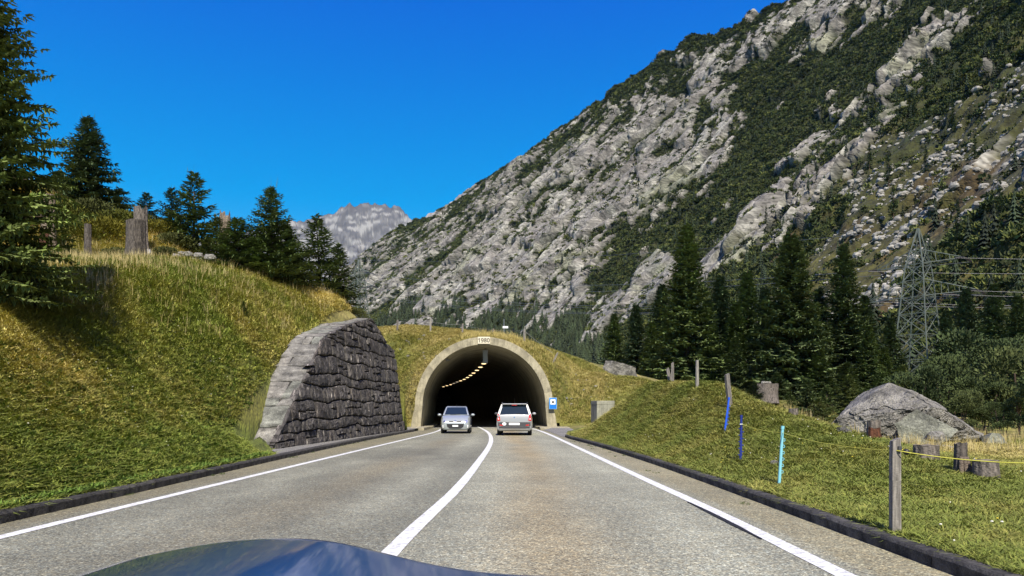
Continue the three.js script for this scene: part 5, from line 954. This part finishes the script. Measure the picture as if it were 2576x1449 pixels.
{
  const D = 22, k = D / FL, O = at(2280, 1029, D), y0 = H(O.x, D) - 0.15; O.y = 0; const Y = py => EYE + (HY - py) * k, X = px => (px - 2280) * k;
  boulder(O, [[X(2100), Y(1052), 0.2], [X(2112), y0, 0.4], [X(2190), Y(998), 0.1], [X(2252), Y(962), -0.4], [X(2262), Y(963), -0.5], [X(2304), Y(984), -0.2], [X(2352), Y(1010), 0], [X(2450), Y(1086), 0.3], [X(2442), Y(1096), 0.5], [X(2400), Y(1112), 0.2], [X(2330), y0 + 0.1, -0.3], [X(2175), Y(1040), 0.75], [X(2330), Y(1030), 0.9], [X(2300), Y(1024), 0.95], [X(2105), y0, -1.6], [X(2250), Y(985), -2.2], [X(2430), y0, -1.2], [X(2200), y0, 0.8]], 'grey', 'large slanting grey boulder at the edge of the wood', 0.07, 4, null, 'boulder', 5);
  boulder(O, [[X(2210), y0, 1.5], [X(2193), Y(1064), 1.3], [X(2254), Y(1030), 1.1], [X(2262), Y(1030), 1.0], [X(2322), Y(1077), 1.7], [X(2300), Y(1094), 1.8], [X(2262), y0, 1.7], [X(2240), y0, 0.7], [X(2300), y0 + 0.1, 0.9]], 'moss', 'pointed pale-topped rock leaning on the front of the large boulder', 0.06, 9, null, 'boulder', 4);
  boulder(O, [[X(2425), y0 - 0.3, 1.0], [X(2430), Y(1112), 0.9], [X(2452), Y(1086), 0.8], [X(2478), Y(1090), 0.7], [X(2514), Y(1145), 0.8], [X(2505), y0 - 0.3, 1.0], [X(2460), Y(1100), 0], [X(2500), y0 - 0.3, -0.1], [X(2440), y0 - 0.3, -0.1]], 'moss', 'rounded mossy rock split off the right end of the large boulder', 0.06, 6, null, 'boulder', 4);
  [[2345, 1120, 0.22], [2375, 1126, 0.16], [2290, 1122, 0.2], [2150, 1075, 0.25], [2120, 1085, 0.18], [2408, 1132, 0.2]].forEach(([px, py, s], i) => { const q = hit(px, py + 4, 30), m = lab(mesh('small_boulder', boxUV(crumple(2, 0.5, s, s * 0.7, s * 0.9, i + 31), 2), rockMats[i % 2 ? 'pale' : 'grey']), 'broken rock lying at the foot of the large slanting boulder', 'boulder', 'rocks at the foot of the boulder'); m.position.copy(q); });
}
{
  const d = 66, k = d / FL, O = at(1545, 1029, d); O.y = 0; const Y = py => EYE + (HY - py) * k, X = px => (px - 1545) * k;
  boulder(O, [[X(1505), Y(955), 0.6], [X(1522), Y(905), 0], [X(1540), Y(908), 0.7], [X(1560), Y(914), 0.8], [X(1600), Y(925), 0.2], [X(1602), Y(960), 0.2], [X(1552), Y(960), 1.0], [X(1515), Y(975), -1.6], [X(1600), Y(975), -1.6], [X(1560), Y(915), -1.8]], 'grey', 'split angular boulder behind the tunnel shoulder', 0.06, 12);
  [[1462, 918, 948, 34], [1484, 930, 950, 22], [1514, 935, 952, 26], [1530, 942, 955, 20]].forEach(([px, a, b, w], i) => { const q = at(px, (a + b) / 2, d - 1 - i * 0.2), s = w / FL * d / 2, h = (b - a) / FL * d / 2; const m = lab(mesh('small_boulder', crumple(2, 0.4, s, h * 1.3, s, i + 3), rockMats.pale), 'small pale rock heaped beside the split angular boulder', 'boulder', 'rocks by the split boulder'); m.position.copy(q); boxUV(m.geometry, 2); });
}
{ // loose stones: heap on the brow, scattered in the grass, on the stump
  const pg = [2, 5, 8].map(s => boxUV(crumple(1, 0.4, 1, 0.7, 0.9, s), 1)), r = rng(88);
  const stone = (p, s, label, group, k) => { const m = lab(mesh('loose_stone', pg[k % 3], rockMats.pale), label, 'stone', group); m.position.copy(p); m.scale.set(s, s * (0.7 + 0.4 * r()), s); m.rotation.y = r() * 6; };
  [[448, 640], [462, 655], [474, 632], [488, 645], [500, 634], [512, 650], [458, 628], [528, 640], [496, 660], [480, 664]].forEach(([px, py], i) => { const q = at(px, py, 30.5), y = H(q.x, 30.5); stone(new THREE.Vector3(q.x, Math.max(y + 0.1, q.y - 0.15), q.z), 0.16 + 0.12 * r(), 'pale stone in the small heap beneath the brow spruces', 'stone heap on the brow', i); });
  { const q = hit(352, 650); stone(q, 0.62, 'smooth pale rock lying in the green grass of the brow', null, 1); }
  for (const dx of [-0.2, 0.02, 0.2]) stone(st1.b.clone().add(new THREE.Vector3(dx, st1.h + 0.09, 0.05)), 0.13, 'white stone laid on top of the wide grey stump', 'stones on the stump', 2);
  { const q = hit(2352, 1128); stone(q.add(new THREE.Vector3(0, 0.3, 0)), 0.26, 'pale stone resting on the low grey stump', null, 1); }
  { const q = hit(1898, 1000); stone(q, 0.3, 'pale stone beside the wide grey stump', null, 0); }
  { const q = hit(1948, 1168); stone(q, 0.09, 'small white stone in the grass behind the turquoise pole', null, 2); }
  for (let i = 0; i < 46; i++) { const side = i % 2, px = side ? 1420 + 130 * r() : 1005 + 130 * r(), py = side ? 930 + 90 * r() : 835 + 75 * r(), q = hit(px, py, 64, 49.3); if (-q.z > 63) continue; stone(q, 0.06 + 0.1 * Math.pow(r(), 2), 'whitish stone scattered in the thin turf round the portal', 'stones round the portal', i); }
}
// broadleaf growth and small spruces behind the boulder
{
  const r = rng(66), MBl = [[0.065, 0.09, 0.026], [0.055, 0.08, 0.025], [0.085, 0.105, 0.03]].map(c => stdMat({ color: lrgb(...c), roughness: 1, side: THREE.DoubleSide }));
  const crownGeo = seed => { const q = rng(seed), G = []; for (let k = 0; k < 11; k++) { const c = leafClump(420, seed + k, 0.05, 0.28), s = 0.2 + 0.16 * q(), a = q() * 6.3, R = 0.38 * Math.sqrt(q()), h = 0.2 + 0.72 * q(); c.rotateX((q() - 0.5) * 2); G.push(c.scale(s, s * 0.9, s).translate(Math.cos(a) * R * (1.2 - h * 0.6), h - 0.05, Math.sin(a) * R * (1.2 - h * 0.6))); } return mergeGeometries(G); };
  const crowns = [crownGeo(901), crownGeo(951), crownGeo(987)];
  const L = [[2385, 900, 40, 0, 'leafy broadleaf tree behind the right end of the large boulder'], [2475, 850, 44, 1, 'taller leafy tree behind the split mossy rock'], [2560, 890, 36, 2, 'pale green leafy tree at the edge of the meadow'], [2425, 985, 33, 2, 'low leafy bush just behind the split mossy rock'], [2525, 1010, 31, 0, 'low leafy bush behind the broad grey stump'], [2310, 935, 38, 1, 'leafy bush looking over the slant of the large boulder'], [2620, 940, 30, 1, 'leafy bush running out of the picture behind the tape'], [2470, 960, 36, 0, 'mid-height leafy bush between the two leafy trees']];
  L.forEach(([px, py, d, m, label], i) => { const q = at(px, py, d), y0 = H(q.x, d), h = q.y - y0, t = thing('broadleaf_tree', label, 'tree', [q.x, y0, q.z]); t.rotation.y = r() * 6; t.scale.set(h * 0.95, h, h * 0.95); mesh('crown', crowns[i % 3], MBl[m], t); for (let k = 0; k < 3; k++) mesh('trunk', bar(new THREE.Vector3(0.05 * k - 0.05, -0.03, 0.02 * k), new THREE.Vector3(0.22 * (k - 1), 0.75, 0.12 * (k - 1)), 0.018), MBark, t); });
  for (const [px, py, d, k, m] of [[1985, 985, 42, 2, 0], [2030, 950, 46, 1, 1], [2080, 965, 44, 2, 0], [2135, 940, 48, 1, 2], [2170, 975, 40, 2, 0], [2215, 930, 46, 1, 0], [1955, 935, 52, 1, 1], [2270, 915, 50, 1, 2], [2345, 930, 52, 2, 0], [1900, 960, 50, 2, 1], [2060, 1000, 38, 2, 2], [2440, 900, 54, 1, 1], [2540, 880, 56, 1, 0], [2590, 930, 48, 2, 1]]) {
    const q = at(px, py, d), y0 = H(q.x, d) - 0.05, h = Math.max(0.8, q.y - y0); const t = spruce('small_spruce', 'small spruce in the thicket between the boulder and the tall trees', 'tree', young[k], needleMats[m], q.x, y0, q.z, r() * 6, h / ([5.6, 4.4, 3.7][k] * 1.03), 'thicket of small spruces'); t.scale.x = t.scale.z = Math.max(0.7, h / 4.2);
  }
}
// shrubs on the brow
{
  const cl = leafClump(1500, 77, 0.03, 0.2), MSh = [[0.17, 0.155, 0.015], [0.13, 0.14, 0.018], [0.075, 0.085, 0.02]].map(c => stdMat({ color: lrgb(...c), roughness: 1, side: THREE.DoubleSide }));
  for (const [px, py, d, w, m, label] of [[262, 590, 33.5, 1.5, 0, 'olive yellow bilberry shrub beneath the dark three-tipped spruce'], [205, 585, 33, 1.2, 1, 'olive green shrub beside the pale stump'], [478, 620, 32.5, 1.1, 0, 'golden green shrub above the stone heap'], [418, 620, 33, 0.9, 2, 'dark green shrub behind the stone heap'], [520, 612, 33.5, 0.9, 0, 'golden shrub below the slender spruce'], [295, 640, 31.5, 0.9, 2, 'dark shrub beside the dark stump'], [890, 740, 37, 0.8, 2, 'dull green shrub at the end of the brow above the wall'], [170, 640, 30, 1.1, 2, 'dark shrub in the shade behind the large spruce'], [235, 560, 35, 1.5, 2, 'dark green shrub in front of the three-tipped spruce'], [300, 570, 35, 1.4, 1, 'olive shrub right of the three-tipped spruce'], [345, 560, 36, 1.3, 2, 'dark shrub behind the tall grey stump'], [395, 570, 36, 1.3, 0, 'yellowish shrub between the small dark spruces'], [440, 585, 35, 1.2, 2, 'dark shrub left of the slender spruce'], [160, 570, 34, 1.4, 1, 'olive shrub below the dark spruce and pale stump'], [95, 560, 33, 1.5, 2, 'dark shrub beside the pale stump under the large spruce'], [530, 590, 35, 1.1, 2, 'dark shrub beside the broken stump']]) {
    const q = at(px, py, d), t = thing('shrub', label, 'shrub', [q.x, H(q.x, d) - 0.05, q.z]); t.scale.set(w, w * 0.85, w); t.rotation.y = px; mesh('foliage', cl, MSh[m], t); mesh('stem', new THREE.CylinderGeometry(0.02, 0.035, 0.5, 6).translate(0, 0.15, 0), MBark, t);
  }
}
// ---------------------------------------------------------------- pylons and lines
const MSteel = stdMat({ color: lrgb(0.14, 0.16, 0.13), roughness: 0.6, metalness: 0.2 }), MInsul = stdMat({ color: lrgb(0.035, 0.03, 0.03), roughness: 0.35 });
function pylon(label, x, y, z, rot, s, thick) {
  const t = thing('pylon', label, 'pylon', [x, y, z]); t.rotation.y = rot;
  const lev = [[0, 4.7], [6.2, 3.95], [11.6, 3.25], [16.4, 2.75], [20.4, 2.4], [23.6, 2.15], [26.8, 1.9], [29.8, 1.6], [32.6, 0.95], [36.8, 0.12]], C = [[1, 1], [1, -1], [-1, -1], [-1, 1]], P = (k, c) => new THREE.Vector3(C[c][0] * lev[k][1] * s, lev[k][0] * s, C[c][1] * lev[k][1] * s);
  for (let c = 0; c < 4; c++) { const g = []; for (let k = 0; k < lev.length - 1; k++) g.push(bar(P(k, c), P(k + 1, c), thick * 1.25)); mesh('leg', mergeGeometries(g), MSteel, t); }
  for (let k = 0; k < lev.length - 1; k++) for (let c = 0; c < 4; c++) { const e = (c + 1) % 4; mesh('brace', bar(P(k, c), P(k + 1, e), thick * 0.75), MSteel, t); mesh('brace', bar(P(k, e), P(k + 1, c), thick * 0.75), MSteel, t); if (k && k < 9) mesh('strut', bar(P(k, c), P(k, e), thick * 0.7), MSteel, t); }
  const tips = [];
  for (const [k, len, n] of [[5, 10.5, 2], [7, 8.2, 1]]) for (const sd of [-1, 1]) {
    const tip = new THREE.Vector3(sd * len * s, lev[k][0] * s + 0.2, 0), ups = [P(k + 1, sd > 0 ? 0 : 3), P(k + 1, sd > 0 ? 1 : 2)], lows = [P(k, sd > 0 ? 0 : 3), P(k, sd > 0 ? 1 : 2)], g = [];
    for (const q of [...ups, ...lows]) g.push(bar(q, tip, thick * 0.8));
    for (const u of [0.33, 0.66]) { const a = lows[0].clone().lerp(tip, u), b = lows[1].clone().lerp(tip, u), c = ups[0].clone().lerp(tip, u), e = ups[1].clone().lerp(tip, u); g.push(bar(a, b, thick * 0.6), bar(a, c, thick * 0.6), bar(b, e, thick * 0.6)); }
    const arm = mesh('cross_arm', mergeGeometries(g), MSteel, t);
    for (let i = 0; i < n; i++) for (const zz of [-1, 1]) { const a = lows[0].clone().lerp(tip, i ? 0.45 : 0.98); a.z = 0; const b = a.clone().add(new THREE.Vector3(0, -0.5 * s, zz * 3.2 * s)); const st = [bar(a, b, 0.09 * s)]; for (let q = 1; q < 12; q++) { const d2 = new THREE.CylinderGeometry(0.2 * s, 0.2 * s, 0.1 * s, 8); d2.rotateX(Math.PI / 2); const p = a.clone().lerp(b, q / 12); d2.translate(p.x, p.y, p.z); st.push(d2); } mesh('insulator', mergeGeometries(st.map(q => flat(q))), MInsul, arm); tips.push({ p: b, zz, k, sd, i }); }
  }
  t.updateMatrixWorld(true); for (const q of tips) q.p.applyMatrix4(t.matrixWorld); t.userData.label = label;
  return { t, tips, top: new THREE.Vector3(0, 36.8 * s, 0).applyMatrix4(t.matrixWorld) };
}
{
  const q1 = at(2310, 575, 142), q2 = at(903, 653, 336);
  const A = pylon('tall lattice steel pylon rising from the spruces on the right', q1.x, q1.y - 36.8, q1.z, -0.95, 1, 0.13);
  const B = pylon('distant lattice steel pylon showing above the grassy brow', q2.x, q2.y - 36.8, q2.z, -0.75, 1, 0.26);
  const pickT = (T, k, sd, i, zz) => T.tips.find(q => q.k === k && q.sd === sd && q.i === i && q.zz === zz).p;
  const out = new THREE.Vector3(1, 0.02, 0.25).multiplyScalar(160), back = new THREE.Vector3(-0.6, 0.3, -0.8).multiplyScalar(260);
  for (const [k, sd, i] of [[5, 1, 0], [5, -1, 0], [5, 1, 1], [5, -1, 1], [7, 1, 0], [7, -1, 0]]) {
    cable('power_line', 'thin power cable spanning between the two pylons', 'power cable', sag(pickT(A, k, sd, i, -1), pickT(B, k, sd, i, 1), 5, 20), 0.045, MWire, 'cables between the pylons');
    const s = pickT(A, k, sd, i, 1); cable('power_line', 'thin power cable running off from the tall pylon', 'power cable', sag(s, s.clone().add(out), 4, 14), 0.035, MWire, 'cables leaving the tall pylon');
  }
  cable('earth_wire', 'thin earth wire joining the pylon tips', 'power cable', sag(A.top, B.top, 3, 20), 0.035, MWire);
  // knoll that carries the distant pylon, out of sight behind the brow
  const kn = gridGeo(40, 40, (i, j) => { const a = lerp(-110, 110, i / 39), b = lerp(-110, 110, j / 39), h = (q2.y - 36.3 + 6) * Math.exp(-(a * a + b * b) / 3200) - 6; return [q2.x + a, h, q2.z - b]; }); paint(kn, () => [0.05, 0.065, 0.02]); struct('wooded_knoll', kn, stdMat({ vertexColors: true, roughness: 1 }));
}
// thin cloud wisp low over the brow is left to the sky

// ---------------------------------------------------------------- grass: more blades than anyone could count
function tuft(n, seed, spread, wide, lean) {
  const r = rng(seed), V = [];
  for (let i = 0; i < n; i++) {
    const a = r() * 6.283, R = spread * Math.sqrt(r()), b = r() * 6.283, h = 0.5 + 0.5 * r(), w = wide * (0.6 + 0.6 * r()), o = lean * (0.4 + r()), x = Math.cos(a) * R, z = Math.sin(a) * R, dx = Math.cos(b), dz = Math.sin(b), sx = -dz * w, sz = dx * w;
    const A = new THREE.Vector3(x - sx, -0.05, z - sz), B = new THREE.Vector3(x + sx, -0.05, z + sz), m = 0.55, C = new THREE.Vector3(x - sx * 0.8 + dx * o * 0.35, h * m, z - sz * 0.8 + dz * o * 0.35), D = new THREE.Vector3(x + sx * 0.8 + dx * o * 0.35, h * m, z + sz * 0.8 + dz * o * 0.35), T = new THREE.Vector3(x + dx * o, h * (1 - 0.25 * o), z + dz * o);
    V.push(A, B, D, A, D, C, C, D, T);
  }
  const g = new THREE.BufferGeometry().setFromPoints(V); g.computeVertexNormals(); return g;
}
{
  const MGrass = stdMat({ color: 0xffffff, roughness: 0.85, side: THREE.DoubleSide });
  const r = rng(2024), A = [[], [], []], tall = [], hillG = [];
  const inside = (x, d) => x / d > -0.76 && x / d < 0.76;
  const colour = (x, d, g) => { const dry = clamp(turf(x, d) + (r() - 0.5) * 0.55), c = turfColour(dry), k = 0.75 + 0.6 * r(); return c.map(v => v * k * g); };
  // left bank
  for (let k = 0; k < 230000; k++) {
    const d = 7.5 + 40 * Math.pow(r(), 1.35), u = 15 * Math.pow(r(), 0.9) * (0.4 + d / 34), x = kerbL(d) - 0.16 - u; if (!inside(x, d)) continue;
    if (d > 19.2 && d < WALL.d1 + 0.2) { const t = wallTop(Math.max(d, 21.6)), xw = wallX(d) - WALL.batter * t - 1.12; if (d > 21.4 ? x > xw : x > lerp(kerbL(d) - 0.2, xw, sstep(19.2, 21.4, d))) continue; }
    if (d > 40.6 && x > lerp(-6.1, -6.8, sstep(40, 47, d))) continue;
    const y = H(x, d), up = sstep(2, 6.5, y), h = lerp(0.05, 0.2, up) * (0.6 + 0.8 * r()) * (fbm(x * 0.5, d * 0.5, 0, 2) * 1.1 + 0.45);
    A[k % 3].push({ x, y: y - 0.01, z: -d, s: 0.16 + 0.1 * up + 0.04 * r(), sy: h + 0.03, r: r() * 6, tx: (r() - 0.5) * 0.5, tz: (r() - 0.5) * 0.5, c: colour(x, d, 1.35) });
    if (up > 0.25 && r() < 0.05 * up) tall.push({ x, y: y - 0.02, z: -d, s: 0.3, sy: 0.35 + 0.45 * r(), r: r() * 6, c: mix3([0.36, 0.27, 0.09], [0.5, 0.42, 0.2], r()) });
  }
  // right verge and mound
  for (let k = 0; k < 230000; k++) {
    const d = 4.6 + 38 * Math.pow(r(), 1.5), u = 14 * Math.pow(r(), 1.1), x = kerbR(d) + 0.16 + u; if (!inside(x, d)) continue; if (d > 34 && x < lerp(kerbR(34.5) + 0.2, 4.7, sstep(34.5, 41, d))) continue;
    const y = H(x, d), long = sstep(5, 9, x) * sstep(0.52, 0.75, fbm(x * 0.4 + 9, d * 0.4, 0, 3)) * 0.7, h = lerp(0.05, 0.16, long) * (0.55 + 0.8 * r());
    A[k % 3].push({ x, y: y - 0.008, z: -d, s: (0.13 + 0.05 * r()) * (d < 16 ? 0.62 + 0.38 * d / 16 : 1), sy: (h + 0.015) * (d < 12 ? 0.8 : 1), r: r() * 6, tx: (r() - 0.5) * 0.6, tz: (r() - 0.5) * 0.6, c: colour(x, d, 1) });
    if (long > 0.4 && r() < 0.06) tall.push({ x, y: y - 0.02, z: -d, s: 0.25, sy: 0.3 + 0.35 * r(), r: r() * 6, c: mix3([0.36, 0.28, 0.09], [0.5, 0.42, 0.2], r()) });
  }
  // hill round and above the portal
  for (let k = 0; k < 80000; k++) {
    const d = 44 + 20 * r(), x = -16 + 34 * r(); if (d < 49.05 && (x > -7 || x < -16) && x < 4.8) continue; if (d < 49.6 && Math.abs(x - ARCH.x) < 5.1) continue;
    const y = H(x, d), bare = fbm(x * 0.5 + 70, d * 0.5, 0, 3); if (bare > 0.6 && r() < 0.5) continue;
    A[k % 3].push({ x, y: y - 0.01, z: -d, s: 0.22, sy: 0.1 + 0.14 * r(), r: r() * 6, tx: (r() - 0.5) * 0.5, tz: (r() - 0.5) * 0.5, c: colour(x, d, 1) });
    if (Math.abs(x - 1.5) < 5 && d > 49.5 && d < 54 && r() < 0.12) tall.push({ x, y, z: -d, s: 0.3, sy: 0.3 + 0.4 * r(), r: r() * 6, c: mix3([0.4, 0.31, 0.09], [0.55, 0.45, 0.18], r()) });
  }
  // weeds growing in the gutter joints
  const weeds = []; for (let k = 0; k < 26; k++) { const right = r() < 0.6, d = 6 + 24 * r(), x = right ? kerbR(d) - 0.06 - 0.5 * Math.pow(r(), 2) : kerbL(d) + 0.05 + 0.1 * r(); for (let q = 0; q < 4; q++) weeds.push({ x: x + (r() - 0.5) * 0.12, y: 0, z: -d + (r() - 0.5) * 0.2, s: 0.05, sy: 0.03 + 0.04 * r(), r: r() * 6, c: [0.07, 0.1, 0.02] }); }
  const tg = [tuft(9, 1, 0.5, 0.045, 0.9), tuft(9, 2, 0.55, 0.06, 1.1), tuft(10, 3, 0.5, 0.038, 0.7)];
  A.forEach((l, i) => scatter(i ? 'grass_' + String(i).padStart(3, '0') : 'grass', tg[i], MGrass, l, 'short green and straw coloured grass on the banks beside the road', 'grass'));
  scatter('dry_grass_stalks', tuft(5, 9, 0.35, 0.018, 0.45), MGrass, tall, 'tall dry straw stalks standing in the grass of the brow', 'grass');
  scatter('gutter_weeds', tg[1], MGrass, weeds, 'small weeds sprouting along the gutter at the kerb', 'weeds');
  // little flowers and seed heads
  const fl = []; for (let k = 0; k < 2600; k++) { const left = r() < 0.9, d = left ? 9 + 24 * r() : 6 + 20 * r(), x = left ? kerbL(d) - 0.4 - 11 * Math.pow(r(), 0.8) : kerbR(d) + 0.3 + 6 * r(); if (!inside(x, d) || (d > 19 && d < 41 && x > -8.6 && x < -5) || fbm(x * 0.6, d * 0.6, 0, 2) < 0.5) continue; fl.push({ x, y: H(x, d) + 0.05 + 0.08 * r(), z: -d, s: 0.008 + 0.009 * r(), sy: 0.009, r: r() * 6, c: r() < 0.65 ? [0.75, 0.73, 0.62] : [0.7, 0.55, 0.05] }); }
  scatter('meadow_flowers', new THREE.IcosahedronGeometry(1, 0), stdMat({ color: 0xffffff, roughness: 0.9 }), fl, 'tiny white and yellow flower heads dotted in the grass', 'flowers');
  // broad-leaved plants among the grass low on the left bank
  const herbs = []; for (let k = 0; k < 5200; k++) { const d = 7.5 + 16 * Math.pow(r(), 1.2), x = kerbL(d) - 0.2 - 3.2 * Math.pow(r(), 1.6); if (!inside(x, d) || (d > 19 && x > -8)) continue; const g = 0.8 + 0.6 * r(); herbs.push({ x, y: H(x, d), z: -d, s: 0.09 + 0.07 * r(), sy: 0.07 + 0.08 * r(), r: r() * 6, c: [0.09 * g, 0.15 * g, 0.015 * g] }); }
  scatter('herbs', tuft(6, 12, 0.3, 0.16, 1.2), MGrass, herbs, 'broad leaved green herbs low on the left bank', 'plants');
  
}
renderer.render(scene, camera);
